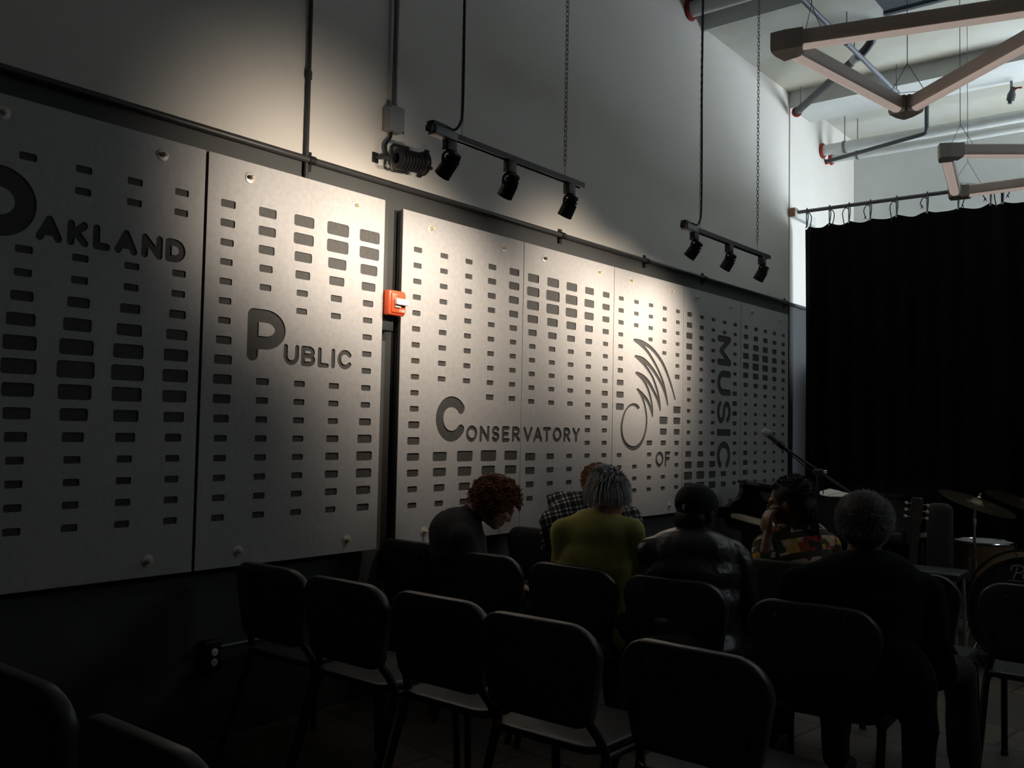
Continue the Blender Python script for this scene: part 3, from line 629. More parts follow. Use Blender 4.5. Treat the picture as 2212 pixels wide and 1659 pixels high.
# ================================================================ CHAIRS
def rr_outline(wt, wb, h, rtop, rbot, n=7):
    """rounded outline (u across, v up from 0 to h), wider at the top"""
    pts = []
    for cx, cy, r, a0 in ((wt/2-rtop, h-rtop, rtop, 0), (-(wt/2-rtop), h-rtop, rtop, 90), (-(wb/2-rbot), rbot, rbot, 180), (wb/2-rbot, rbot, rbot, 270)):
        for k in range(n+1):
            q = math.radians(a0+90*k/n); pts.append((cx+r*math.cos(q), cy+r*math.sin(q)))
    return pts
def shell(outline, th, place, edge=.010, inner=(.72,.42,.15)):
    cu = sum(p[0] for p in outline)/len(outline); cv = sum(p[1] for p in outline)/len(outline); n = len(outline); rings = []
    def ring(inset, w):
        out = []
        for (u, v) in outline:
            dx, dy = u-cu, v-cv; L = math.hypot(dx, dy); k = (L-inset)/L; out.append(place(cu+dx*k, cv+dy*k, w))
        return out
    def sring(sc, w): return [place(cu+(u-cu)*sc, cv+(v-cv)*sc, w) for u, v in outline]
    rings += [sring(k, -th/2) for k in inner[::-1]]
    rings += [ring(edge, -th/2), ring(edge*.3, -th*.42), ring(0, -th*.30), ring(0, th*.30), ring(edge*.3, th*.42), ring(edge, th/2)]
    rings += [sring(k, th/2) for k in inner]
    vs = [v for r in rings for v in r]; fs = []
    for i in range(len(rings)-1):
        for k in range(n): l = (k+1) % n; fs.append((i*n+k, i*n+l, (i+1)*n+l, (i+1)*n+k))
    fs.append(tuple(range(n))[::-1]); fs.append(tuple((len(rings)-1)*n+k for k in range(n)))
    return MB().add(vs, fs)
def make_chair():
    t = thing('music_chair', '', 'chair')
    def pb(u, v, w): return (u, -.245+.55*u*u+.10*(.30-v)-w, .500+v)      # backrest bends round the sitter and leans back
    shell(rr_outline(.465, .405, .315, .105, .055), .044, pb).build('backrest', BLKPL, t, auto=60)
    def ps(u, v, w):
        x, y = u, v-.20; dent = -.012*math.exp(-((x/.15)**2+((y+.02)/.13)**2)*1.4); return (x, y, .435+w+dent-.6*max(0, y-.15)**1.5)
    shell(rr_outline(.45, .42, .43, .075, .06), .026, ps, inner=(.86,.7,.52,.34,.15)).build('seat', mat('seat_black_plastic', (.035,.035,.04), .38, noise=.15, nscale=30, bump=.05, bscale=420), t, auto=60)
    for s_ in (-1, 1):
        rear = crom([(s_*.165,-.222,.62), (s_*.175,-.205,.54), (s_*.197,-.165,.47), (s_*.212,-.145,.415), (s_*.216,-.165,.36), (s_*.222,-.235,.16), (s_*.228,-.29,.014)], 5)
        MB().tube([Vector(p) for p in rear], .0145, 10).build('leg', BLKMET, t)
        lf = MB().tube([Vector(p) for p in crom([(s_*.212,-.15,.408), (s_*.21,.0,.406), (s_*.208,.13,.404), (s_*.21,.175,.385), (s_*.212,.185,.34), (s_*.216,.205,.014)], 5)], .0135, 10).build('leg', BLKMET, t)
        for y in (-.29, .205):
            MB().lathe([(0,.016),(.02,.016),(.022,.014)], (s_*(.228 if y < 0 else .216), y, 0), (0,0,1), 12).build('foot_glide', BLKPL, t)
    MB().tube([(-.212,-.05,.408), (.212,-.05,.408)], .010, 8).build('cross_bar', BLKMET, t)
    for x, z in ((-.12,.765),(.12,.765)): MB().lathe([(0,.006),(.002,.005)], (x, -.245+.55*x*x+.10*(.30-(z-.5))-.0222, z), (0,-1,0), 10).build('rivet', STEEL, t)
    return t
ch0 = make_chair(); first = [True]
CH = [  # x, y of backrest top, turn, label
 (.335,2.36,0,'black chair nearest the wall in the front-most empty row'), (.82,2.335,0,'second black chair from the wall in the empty row'),
 (1.30,2.345,0,'third black chair from the wall in the empty row'), (1.77,2.295,0,'fourth black chair from the wall in the empty row'),
 (2.315,2.275,-2,'largest empty black chair at bottom centre, right end of its row'),
 (.145,3.37,0,'empty black chair by the wall, left of the curly-haired woman'), (.69,3.295,0,'black chair under the curly-haired woman'),
 (1.21,3.275,0,'black chair under the woman in yellow'), (1.70,3.29,0,'black chair under the person in leather jacket'), (2.32,3.15,3,'black chair under the grey-haired man in dark coat'),
 (.22,4.35,0,'black chair by the wall behind the plaid-shirted person'), (.72,4.25,0,'black chair under the plaid-shirted person'), (1.83,4.10,0,'black chair under the person in patterned shirt'),
 (2.33,4.185,2,'empty black chair right of the patterned shirt, rim catching light'), (2.86,4.16,0,'empty black chair at the right edge before the drums'),
 (1.27,.96,0,'dim black chair cut by the bottom left corner'), (1.86,.93,0,'dim black chair low at bottom left, right of the corner chair')]
for x, yb, rz, lab in CH:
    o = ch0 if first[0] else copy_tree(ch0); first[0] = False
    a = math.radians(rz); o.location = (x-.25*math.sin(a), yb+.25*math.cos(a), 0); o.rotation_euler.z = a
    o['label'] = lab; o['group'] = 'black audience chairs'

# ================================================================ PEOPLE
def blob(m, name, mt, parent, voxel=.008, it=6, fold=0, fscale=14):
    me = bpy.data.meshes.new('b'); o3 = wloc(parent); me.from_pydata([(x-o3.x, y-o3.y, z-o3.z) for x, y, z in m.v], [], m.f); me.update()
    ob = bpy.data.objects.new('b', me); COL.objects.link(ob)
    r = ob.modifiers.new('r', 'REMESH'); r.mode = 'VOXEL'; r.voxel_size = voxel
    s_ = ob.modifiers.new('s', 'SMOOTH'); s_.factor = .5; s_.iterations = it
    dg = bpy.context.evaluated_depsgraph_get(); out = bpy.data.meshes.new_from_object(ob.evaluated_get(dg)); bpy.data.objects.remove(ob)
    if fold:                                   # soft cloth creases pushed along the normal
        n = len(out.vertices); co = np.empty(n*3); no = np.empty(n*3); out.vertices.foreach_get('co', co); out.vertices.foreach_get('normal', no)
        co = co.reshape(-1,3); no = no.reshape(-1,3); a, b, c = co.T*fscale
        w_ = np.sin(c*1.9+1.3*np.sin(a*.9+b*.7)+.6*np.sin(b*1.7))*.6+np.sin(c*3.7+a*1.1-b*1.4+1.5*np.sin(a*.8))*.4
        co += no*(fold*np.sign(w_)*np.abs(w_)**1.3)[:,None]; out.vertices.foreach_set('co', co.ravel()); out.update()
    out.materials.clear(); out.materials.append(mt); out.name = name
    out.polygons.foreach_set('use_smooth', [True]*len(out.polygons))
    o = bpy.data.objects.new(name, out); COL.objects.link(o); o.parent = parent; return o
def limb(m, pts):                              # tapered chain of (point, radius)
    P = [Vector(p) for p, r in pts]; R = [r for p, r in pts]
    m.tube(P, R, 12)
    for p, r in zip(P, R): m.ell(p, (r*1.01,)*3, 12, 8)
def frame(F, U):
    F = Vector(F).normalized(); R = F.cross(Vector(U)).normalized(); U2 = R.cross(F); return R, F, U2, Matrix((R, F, U2)).transposed()
def head_mesh(m, c, F, U, k=1.0, ears=True):
    R, F, U, M = frame(F, U); c = Vector(c)
    E = lambda f, u, s, rad: m.ell(c+F*f*k+U*u*k+R*s*k, tuple(q*k for q in rad), 14, 10, M)
    E(-.008,.022,0,(.077,.096,.088)); E(.026,-.042,0,(.060,.068,.072)); E(.060,-.088,0,(.034,.030,.026)); E(.082,.018,0,(.048,.016,.016))
    E(.099,-.026,0,(.0125,.018,.016)); E(.092,-.008,0,(.009,.014,.024)); E(.088,-.058,0,(.024,.012,.008)); E(.086,-.070,0,(.021,.012,.008))
    for s in (-1,1):
        E(.068,-.022,.036*s,(.020,.018,.020))
        if ears: E(-.004,-.012,.078*s,(.009,.020,.032)); E(-.002,-.032,.076*s,(.008,.012,.014))
    return R, F, U
def hand_mesh(m, wr, D, N, side, k=1.0, curl=.5):
    """palm from the wrist along D, back of the hand towards N, thumb on +side"""
    D = Vector(D).normalized(); N = Vector(N); N = (N-D*N.dot(D)).normalized(); S = D.cross(N).normalized()*side; wr = Vector(wr)
    M = Matrix((S, D, N)).transposed(); m.ell(wr+D*.045*k, (.040*k,.052*k,.017*k), 12, 8, M)
    for i, (s, L) in enumerate(((.030,.070),(.010,.080),(-.011,.075),(-.031,.058))):
        p = wr+D*.083*k+S*s*k; v = D.copy(); pts = [(p-D*.02*k, .0092*k), (p, .0092*k)]
        for j, f in enumerate((.45,.32,.23)):
            ang = curl*(.7+.3*j); v = (v*math.cos(ang)-N*math.sin(ang)).normalized(); p = p+v*L*f*k; pts.append((p, (.0088-.0007*j)*k))
        limb(m, pts)
    p = wr+D*.020*k+S*.030*k; v = (D*.6+S*.75-N*.25).normalized(); limb(m, [(p, .013*k), (p+v*.036*k, .0115*k), (p+v*.036*k+(D*.9+S*.25-N*.3).normalized()*.032*k, .0095*k)])
SKIN = mat('light_skin', (.52,.30,.22), .5, noise=.12, nscale=25, bump=.05, bscale=200)
SKIN2 = mat('brown_skin', (.17,.085,.05), .45, noise=.15, nscale=25, bump=.05, bscale=200)
SKIN3 = mat('dark_skin', (.06,.032,.022), .45, noise=.15, nscale=25, bump=.05, bscale=200)
EYE = mat('eye_white', (.7,.68,.64), .2, noise=.02, nscale=30)
DENIM = mat('dark_trousers', (.012,.013,.018), .85, noise=.3, nscale=60, bump=.2, bscale=300)
SHOE = mat('black_shoe', (.012,.012,.012), .45, noise=.2, nscale=30)
def strands(name, mt, parent, c, M, rad, n, length, thick, rule, droop=.3, jit=.35, tip=None):
    """short tapering hair tufts rooted on an ellipsoid; rule(local unit vector) says where hair grows"""
    m = MB(); c = Vector(c); i = 0; tries = 0
    while i < n and tries < n*12:
        tries += 1; v = Vector((random.gauss(0,1), random.gauss(0,1), random.gauss(0,1))).normalized(); g = rule(v)
        if not g: continue
        root = c+M @ Vector((v.x*rad[0], v.y*rad[1], v.z*rad[2])); nrm = (M @ Vector((v.x/rad[0], v.y/rad[1], v.z/rad[2]))).normalized()
        flow = tip(v) if tip else Vector((0,0,0)); d = (nrm+M @ flow*1.0+Vector((random.uniform(-jit,jit), random.uniform(-jit,jit), random.uniform(-jit,jit)))).normalized()
        L = length*random.uniform(.7,1.25)*(g if isinstance(g, float) else 1); p1 = root+d*L*.5+M @ flow*L*.2; p2 = p1+d*L*.4+M @ flow*L*.45+Vector((0,0,-droop*L))
        m.tube([root-nrm*.004, p1, p2], [thick, thick*.8, thick*.15], 3, cap=False); i += 1
    return m.build(name, mt, parent, auto=180)
def curls(name, mt, parent, c, M, rad, n, rule):
    m = MB(); c = Vector(c); i = 0
    while i < n:
        v = Vector((random.gauss(0,1), random.gauss(0,1), random.gauss(0,1))).normalized()
        if not rule(v): continue
        root = c+M @ Vector((v.x*rad[0], v.y*rad[1], v.z*rad[2])); nrm = (M @ v).normalized(); a = nrm.orthogonal().normalized(); b = nrm.cross(a); ph = random.uniform(0,6.28); L = random.uniform(.028,.050); rr_ = random.uniform(.007,.011)
        ax = (nrm*.6+Vector((random.uniform(-.5,.5), random.uniform(-.5,.5), -.65))).normalized(); a = ax.orthogonal().normalized(); b = ax.cross(a)
        pts = [root-nrm*.006+ax*L*t_/11+(a*math.cos(ph+t_*1.05)+b*math.sin(ph+t_*1.05))*rr_ for t_ in range(12)]
        m.tube(pts, [.0028]*10+[.002,.001], 4, cap=False); i += 1
    return m.build(name, mt, parent, auto=180)
def person(label, pelvis, chest, neck, head, hF, hU, shL, shR, elL, elR, wrL, wrR, knL, knR, ftL, ftR, skin, top, trous, bulk=1.0, hk=1.0, sleeve=1.0, hands=None, depth=.115, width=.15, fold=.004, bottom=DENIM, extra=None, ears=True, hip=.155):
    V = Vector; pelvis, chest, neck, head = V(pelvis), V(chest), V(neck), V(head)
    t = thing('person', label, 'person', (pelvis.x, pelvis.y, 0)); B = MB()
    R, F, U = head_mesh(B, head, hF, hU, hk, ears)
    limb(B, [(neck-V((0,0,.03)), .058), (neck.lerp(head, .45)-F*.015, .052), (head-U*.035-F*.015, .055)])
    ax = (V(shR)-V(shL)).normalized(); sp = (chest-pelvis).normalized(); fr_ = sp.cross(ax).normalized() if True else None
    Mt = Matrix((ax, ax.cross(sp).normalized()*-1, sp)).transposed()
    for k, wd_, dp in ((0,.9,.95),(.3,.86,.9),(.6,.95,1.0),(1.0,1.0,1.0)):
        B.ell(pelvis.lerp(chest, k), (width*wd_*.92, depth*dp*.88, .13), 14, 10, Mt)
    hl, hr = pelvis-ax*.09, pelvis+ax*.09
    for S_, E_, W_ in ((shL,elL,wrL),(shR,elR,wrR)):
        limb(B, [(chest.lerp(V(S_),.7)+V((0,0,-.01)), .055), (S_, .050), (V(S_).lerp(V(E_),.5), .042), (E_, .036), (V(E_).lerp(V(W_),.4), .036), (W_, .025)])
    for H_, K_, F_ in ((hl,knL,ftL),(hr,knR,ftR)):
        limb(B, [(H_, .078), (V(H_).lerp(V(K_),.5), .066), (K_, .050), (V(K_).lerp(V(F_),.35), .047), (F_, .033)])
    for W_, h_ in ((wrL, hands and hands[0]), (wrR, hands and hands[1])):
        if h_: hand_mesh(B, W_, h_[0], h_[1], h_[2], 1.0, h_[3])
        else: hand_mesh(B, W_, (pelvis-chest).normalized()*.2+(V(knL)+V(knR)-2*pelvis).normalized(), (0,0,1), 1 if W_ is wrR else -1, 1.0, .35)
    blob(B, 'body', skin, t, .0065, 3)
    e = MB()
    for s in (-1,1): e.ell(head+F*.079*hk-U*.018*hk+R*.033*hk*s, (.0125*hk,)*3, 10, 8)
    e.build('eyes', EYE, t)
    C_ = MB()                                  # upper garment
    for k, wd_, dp in ((-.08,1.02,1.08),(.2,.98,1.02),(.5,1.0,1.05),(.8,1.08,1.08),(1.0,1.06,1.02)):
        C_.ell(pelvis.lerp(chest, k), (width*wd_*bulk, depth*dp*bulk, .13), 16, 10, Mt)
    limb(C_, [(chest.lerp(V(shL),.95), .068*bulk), (chest+sp*.055, .072*bulk), (chest.lerp(V(shR),.95), .068*bulk)])
    limb(C_, [(chest+sp*.03, .09*bulk), (neck-V((0,0,.032)), .060)])
    for S_, E_, W_ in ((shL,elL,wrL),(shR,elR,wrR)):
        q = [(S_, .066*bulk), (V(S_).lerp(V(E_),.5), .056*bulk), (E_, .050*bulk)]
        if sleeve >= 1: q += [(V(E_).lerp(V(W_),.5), .045*bulk), (V(E_).lerp(V(W_),.95), .036*bulk)]
        else: q = q[:2]
        limb(C_, q)
    if extra: extra(C_, Mt)
    blob(C_, 'top', top, t, .010, 7, fold)
    D_ = MB(); D_.ell(pelvis-sp*.02, (hip, depth*1.05, .11), 14, 10, Mt)
    for H_, K_, F_ in ((hl,knL,ftL),(hr,knR,ftR)):
        limb(D_, [(H_, .092), (V(H_).lerp(V(K_),.5), .080), (K_, .064), (V(K_).lerp(V(F_),.5), .060), (V(F_)+V((0,0,.03)), .056)])
    blob(D_, 'trousers', trous, t, .012, 6, .004)
    fw = (V(knL)+V(knR)-hl-hr); fw.z = 0; fw.normalize()
    for F_ in (ftL, ftR):
        s_ = MB(); f_ = V(F_); f_.z = .045; Ms = Matrix((fw.cross(V((0,0,1))), fw, V((0,0,1)))).transposed()
        s_.ell(f_+fw*.01, (.040,.060,.043), 12, 8, Ms); s_.ell(f_+fw*.09-V((0,0,.008)), (.044,.085,.035), 12, 8, Ms)
        s_.v = [(x, y, max(z, .004)) for x, y, z in s_.v]; blob(s_, 'shoe', SHOE, t, .010, 3)
    return t, R, F, U
def sit_legs(pel, F, gap=.11, kz=.50, thigh=.42, fwdft=.05):
    F = Vector((F[0], F[1], 0)).normalized(); R = F.cross(Vector((0,0,1))); p = Vector(pel)
    kL = p+F*thigh-R*gap; kR = p+F*thigh+R*gap; kL.z = kR.z = kz
    fL = kL+F*fwdft; fR = kR+F*fwdft; fL.z = fR.z = .07; return kL, kR, fL, fR
V = Vector
# 1 --- woman with curly auburn hair, bowed over something in her lap
F = V((.70,.71,0)); pel = V((.50,3.46,.545)); neck = atd(1020,1098,4.60); head = atd(1072,1086,4.60)+V((0,0,.0)); chest = atd(984,1152,4.58)
kL, kR, fL, fR = sit_legs(pel, V((.12,.99,0)), thigh=.42)
Rr = F.cross(V((0,0,1))); shL = chest-Rr*.165+V((0,0,.005))+F*.03; shR = chest+Rr*.165+F*.02+V((0,0,-.01))
elL = shL+F*.10+V((0,0,-.25))-Rr*.03; elR = shR+F*.10+V((0,0,-.25))+Rr*.03; hd = atd(1124,1262,4.55); wrL = hd-F*.05-Rr*.05; wrR = hd+Rr*.05-F*.06
KNIT = mat('dark_grey_knit', (.050,.052,.060), .9, noise=.75, nscale=130, bump=.5, bscale=160)
hF = (F*.80+V((0,0,-.62))).normalized()
t, R, Fh, U = person('curly auburn-haired woman in dark grey knit sweater, head bowed', pel, chest, neck, head, hF, V((0,0,1)), shL, shR, elL, elR, wrL, wrR, kL, kR, fL, fR, SKIN, KNIT, DENIM, bulk=1.05, fold=.003, width=.165, depth=.13,
    hands=[((F*.8-V((0,0,.2))+Rr*.3), V((0,0,1)), 1, .6), ((F*.8-V((0,0,.2))-Rr*.3), V((0,0,1)), -1, .6)])
AUB = mat('auburn_hair', (.36,.125,.045), .5, noise=.65, nscale=30)
Mh = Matrix((R, Fh, U)).transposed()
hm = MB(); hm.ell(head+U*.026-Fh*.022, (.098,.108,.104), 16, 12, Mh); hm.ell(head-Fh*.06-U*.03, (.085,.06,.075), 14, 10, Mh)
cap = blob(hm, 'hair', AUB, t, .010, 4)
curls('curl', AUB, cap, head+U*.022-Fh*.022, Mh, (.108,.118,.112), 520, lambda v: v.z > -.75 and not (v.y > .42 and v.z < .35))
# 2 --- woman in yellow-green top with short white hair
F = V((-.12,.99,0)); Rr = F.cross(V((0,0,1))); pel = V((1.24,3.43,.545)); chest = atd(1288,1160,4.10); neck = atd(1305,1122,4.11); head = atd(1316,1072,4.12)
kL, kR, fL, fR = sit_legs(pel, F)
shL = atd(1218,1150,4.10); shR = atd(1362,1150,4.08)
elL = shL+V((-.03,.06,-.27)); elR = shR+V((.05,.06,-.27)); wrL = elL+F*.22+Rr*.08; wrR = elR+F*.22-Rr*.08
YEL = mat('yellow_green_cotton', (.47,.43,.12), .85, noise=.12, nscale=25, bump=.15, bscale=300)
def fl2(C_, Mt): C_.ell(chest.lerp(pel,.35), (.172,.125,.15), 16, 10, Mt)
t, R, Fh, U = person('woman in yellow-green top with short white hair, seen from behind', pel, chest, neck, head, V((-.25,.95,-.12)), V((0,0,1)), shL, shR, elL, elR, wrL, wrR, kL, kR, fL, fR, SKIN, YEL, DENIM, bulk=1.0, width=.158, fold=.005, extra=fl2, hk=.98)
WHT = mat('white_hair', (.90,.89,.88), .45, noise=.5, nscale=45)
Mh = Matrix((R, Fh, U)).transposed(); hm = MB(); hm.ell(head+U*.030-Fh*.014, (.082,.098,.088), 16, 12, Mh); hm.ell(head-Fh*.050-U*.002, (.066,.042,.052), 14, 10, Mh)
cap = blob(hm, 'hair', WHT, t, .008, 4)
strands('tuft', WHT, cap, head+U*.028-Fh*.016, Mh, (.080,.096,.088), 1300, .046, .0036, lambda v: (v.z > -.52 and not (v.y > .45 and v.z < .4)) and (.35 if v.z < -.15 else .6 if v.z < .1 else 1.0), droop=.25, jit=.28, tip=lambda v: V((-.15*v.x, -.9*max(0, v.z)-.05, -1.45*(1-max(0, min(1, (v.z+.1)/1.0))))))
er = MB().tube([head+R*.082*1+U*(-.055)+Fh*.0+V((0, .014*math.cos(q), .016*math.sin(q)-.012)) for q in [2*PI*k/14 for k in range(14)]], .0014, 5, closed=True); er.build('earring', CHROME, t)
# 3 --- person in black leather jacket and cap
F = V((.02,1,0)); Rr = F.cross(V((0,0,1))); pel = V((1.74,3.43,.545)); chest = atd(1492,1205,3.83); neck = atd(1500,1158,3.86); head = atd(1505,1106,3.88)
kL, kR, fL, fR = sit_legs(pel, F)
shL = atd(1408,1198,3.82); shR = atd(1586,1205,3.82); elL = shL+V((-.04,.05,-.27)); elR = shR+V((.06,.04,-.25)); wrL = elL+F*.22+Rr*.1; wrR = elR+F*.22-Rr*.08
LEA = mat('black_leather', (.016,.016,.018), .34, noise=.2, nscale=20, bump=.35, bscale=45, spec=.6)
t, R, Fh, U = person('person in black leather jacket and dark baseball cap, seen from behind', pel, chest, neck, head, V((.12,.98,-.2)), V((0,0,1)), shL, shR, elL, elR, wrL, wrR, kL, kR, fL, fR, SKIN3, LEA, DENIM, bulk=1.12, width=.175, depth=.135, fold=.008)
CAPM = mat('black_cap_cotton', (.018,.018,.02), .9, noise=.2, nscale=40, bump=.15, bscale=300)
Mh = Matrix((R, Fh, U)).transposed(); hm = MB(); hm.ell(head+U*.034-Fh*.008, (.088,.106,.086), 18, 12, Mh)
hm.v = [tuple(p) for p in hm.v]; cp = blob(hm, 'cap', CAPM, t, .008, 3)
m = MB(); 
for k in range(9):
    pass
br = []; 
for layer in (0,1):
    for i in range(9):
        a_ = -1.0+2.0*i/8
        for j in range(3): rr2 = (.098, .14, .175)[j]; br.append(head+U*(.030-.012*j-.004*layer)+R*math.sin(a_)*.085*(1-.12*j)+Fh*(math.cos(a_)*.02+rr2-.03))
fs = []
for i in range(8):
    for j in range(2): a0 = i*3+j; fs.append((a0, a0+1, a0+4, a0+3)); b0_ = 27+a0; fs.append((b0_+1, b0_, b0_+3, b0_+4))
for i in range(8): fs.append((i*3+2, 27+i*3+2, 27+i*3+5, i*3+5)); fs.append((i*3, i*3+3, 27+i*3+3, 27+i*3))
MB().add(br, fs).build('brim', CAPM, cp)
bk = head-Fh*.113+U*.0
MB().tube([bk+R*.03*math.cos(q)+U*(.005+.026*math.sin(q)) for q in [PI*k/10 for k in range(11)]], .004, 6).build('back_strap', CAPM, cp)
MB().obb(bk-Fh*.002+R*.012+U*.004, R*.007, U*.012, Fh*.002).build('buckle', STEEL, cp, smooth=False)
hm = MB(); hm.ell(head-Fh*.045-U*.035, (.074,.050,.060), 14, 10, Mh); blob(hm, 'hair', mat('black_hair', (.008,.007,.006), .6, noise=.3, nscale=60), t, .008, 3)
co_ = MB(); limb(co_, [(neck-Rr*.07-V((0,0,.015)), .022), (neck-F*.065-V((0,0,0)), .024), (neck+Rr*.07-V((0,0,.015)), .022)]); blob(co_, 'collar', LEA, t, .009, 3)
# 4 --- man in dark coat with short fuzzy grey hair
F = V((-.10,.99,0)); Rr = F.cross(V((0,0,1))); pel = V((2.40,3.33,.55)); chest = atd(1862,1262,3.33); neck = atd(1862,1200,3.36); head = atd(1868,1134,3.36)
kL, kR, fL, fR = sit_legs(pel, F, gap=.17, thigh=.45); kR = atd(2072,1452,3.42); fR = V((kR.x+.02, kR.y+.02, .07))
shL = atd(1722,1268,3.32); shR = atd(1992,1280,3.30); elL = shL+V((-.04,.05,-.27)); elR = shR+V((.05,.05,-.27)); wrL = elL+F*.22+Rr*.1; wrR = elR+F*.22-Rr*.1
COAT = mat('black_wool_coat', (.010,.010,.012), .95, noise=.3, nscale=60, bump=.25, bscale=260, spec=.15)
def skirt(C_, Mt):
    limb(C_, [(pel+V((-.14,-.02,.03)), .13), (pel+V((.16,-.02,.03)), .13)])
    for k_ in (.2,.45,.7,.9): C_.ell(pel.lerp(chest, k_), (.225+.02*k_,.150,.14), 18, 10, Mt)
    limb(C_, [(pel+V((.21,.0,.0)), .075), (pel+V((.24,-.02,-.13)), .06), (pel+V((.24,-.05,-.24)), .05)])
    limb(C_, [(pel+V((-.21,.0,.0)), .075), (pel+V((-.24,-.02,-.12)), .055), (pel+V((-.24,-.04,-.20)), .045)])
t, R, Fh, U = person('grey-haired man in black coat sitting right of centre, seen from behind', pel, chest, neck, head, V((-.28,.95,-.1)), V((0,0,1)), shL, shR, elL, elR, wrL, wrR, kL, kR, fL, fR, SKIN2, COAT, mat('dark_olive_trousers', (.035,.036,.032), .9, noise=.3, nscale=50, bump=.2, bscale=300), bulk=1.12, width=.185, depth=.14, fold=.005, extra=skirt, hk=1.08)
GRY = mat('grey_fuzzy_hair', (.58,.58,.60), .7, noise=.4, nscale=60)
Mh = Matrix((R, Fh, U)).transposed(); hm = MB(); hm.ell(head+U*.032-Fh*.016, (.094,.108,.094), 16, 12, Mh); hm.ell(head-Fh*.055-U*.02, (.080,.052,.066), 14, 10, Mh)
cap = blob(hm, 'hair', mat('thin_grey_hair_over_scalp', (.10,.075,.065), .7, noise=.4, nscale=40), t, .008, 4)
strands('fuzz', GRY, cap, head+U*.022-Fh*.016, Mh, (.096,.112,.100), 3000, .013, .0015, lambda v: (v.z > -.85 and not (v.y > .5 and v.z < .4)) and (True if (v.z < .15 or abs(v.x) > .72) else random.random() < .22), droop=0, jit=.7)
gl = MB().tube([head+R*s_*.088+Fh*f_+U*.0 for s_, f_ in ((-1,-.02),(-1,.09),(-.9,.10),(0,.115),(.9,.10),(1,.09),(1,-.02))], .0022, 5); gl.build('glasses_frame', STEEL, t)
# 5 --- person in patterned shirt with hand at the face
F = V((-.72,.69,0)).normalized(); Rr = F.cross(V((0,0,1))); pel = V((1.84,4.30,.54)); chest = atd(1722,1176,4.47); neck = atd(1718,1133,4.47); head = atd(1706,1086,4.47)
kL, kR, fL, fR = sit_legs(pel, F)
sv = V((.72,.60,0)); shL = chest-sv*.15+V((0,0,-.015))+V((0,-.03,0)); shR = chest+sv*.14+V((0,.04,-.01))
face = atd(1659,1122,4.42); elL = atd(1648,1222,4.38); wrL = face+V((0,0,-.075)); elR = shR+V((.05,.05,-.26)); wrR = elR+F*.22
def pattern_mat():
    m = bpy.data.materials.new('patterned_shirt_cloth'); m.use_nodes = True; nt = m.node_tree; b = nt.nodes['Principled BSDF']; b.inputs['Roughness'].default_value = .85
    tc = nt.nodes.new('ShaderNodeTexCoord'); mp = nt.nodes.new('ShaderNodeMapping'); mp.inputs['Rotation'].default_value = (.15,.35,.3); nt.links.new(tc.outputs['Object'], mp.inputs[0])
    vo = nt.nodes.new('ShaderNodeTexVoronoi'); vo.distance = 'CHEBYCHEV'; vo.inputs['Scale'].default_value = 22; nt.links.new(mp.outputs[0], vo.inputs['Vector'])
    r = nt.nodes.new('ShaderNodeValToRGB'); r.color_ramp.interpolation = 'CONSTANT'; e = r.color_ramp.elements; e[0].color = (.55,.44,.32,1); e[1].position = .38; e[1].color = (.02,.02,.02,1)
    for p, c in ((.52,(.55,.42,.30,1)),(.68,(.28,.04,.02,1)),(.78,(.45,.28,.05,1)),(.86,(.03,.06,.04,1))): q = e.new(p); q.color = c
    sp = nt.nodes.new('ShaderNodeSeparateColor'); nt.links.new(vo.outputs['Color'], sp.inputs[0]); nt.links.new(sp.outputs[0], r.inputs[0])
    wv = nt.nodes.new('ShaderNodeTexWave'); wv.bands_direction = 'Z'; wv.inputs['Scale'].default_value = 3.1; wv.inputs['Distortion'].default_value = .6; nt.links.new(mp.outputs[0], wv.inputs['Vector'])
    r2 = nt.nodes.new('ShaderNodeValToRGB'); r2.color_ramp.interpolation = 'CONSTANT'; r2.color_ramp.elements[0].color = (0,0,0,1); r2.color_ramp.elements[1].position = .78; r2.color_ramp.elements[1].color = (1,1,1,1); nt.links.new(wv.outputs['Fac'], r2.inputs[0])
    mx = nt.nodes.new('ShaderNodeMixRGB'); mx.inputs[2].default_value = (.05,.035,.02,1); nt.links.new(r2.outputs[0], mx.inputs[0]); nt.links.new(r.outputs[0], mx.inputs[1]); nt.links.new(mx.outputs[0], b.inputs['Base Color']); return m
t, R, Fh, U = person('person in cream, red and black patterned shirt with hand at the face', pel, chest, neck, head, V((-.94,-.16,-.14)), V((0,0,1)), shL, shR, elL, elR, wrL, wrR, kL, kR, fL, fR, SKIN2, pattern_mat(), DENIM, bulk=1.05, width=.155, fold=.003, sleeve=.5,
    hands=[(V((-.1,.05,1)), V((-.5,-.8,0)), -1, .85), None])
BH = mat('black_hair', (.008,.007,.006), .6)
Mh = Matrix((R, Fh, U)).transposed(); hm = MB(); hm.ell(head+U*.036-Fh*.026, (.092,.104,.092), 16, 12, Mh); hm.ell(head-Fh*.07-U*.02, (.082,.055,.085), 14, 10, Mh); cap = blob(hm, 'hair', BH, t, .008, 4)
lk = MB()
for k in range(9):
    q = -.55+1.0*k/8; r_ = head-Fh*(.075*math.cos(q)+.02)+R*.085*math.sin(q)+U*random.uniform(-.01,.05); L = random.uniform(.16,.24)
    lk.tube([r_, r_-Fh*.035+V((0,0,-.06)), r_-Fh*.035+V((random.uniform(-.02,.02),random.uniform(-.02,.02),-L))], [.010,.009,.005], 6)
lk.build('lock', BH, cap)
strands('tuft', BH, cap, head+U*.036-Fh*.026, Mh, (.092,.104,.092), 500, .016, .003, lambda v: v.z > -.2 and not (v.y > .5 and v.z < .35), droop=0, jit=.7)
g = MB()
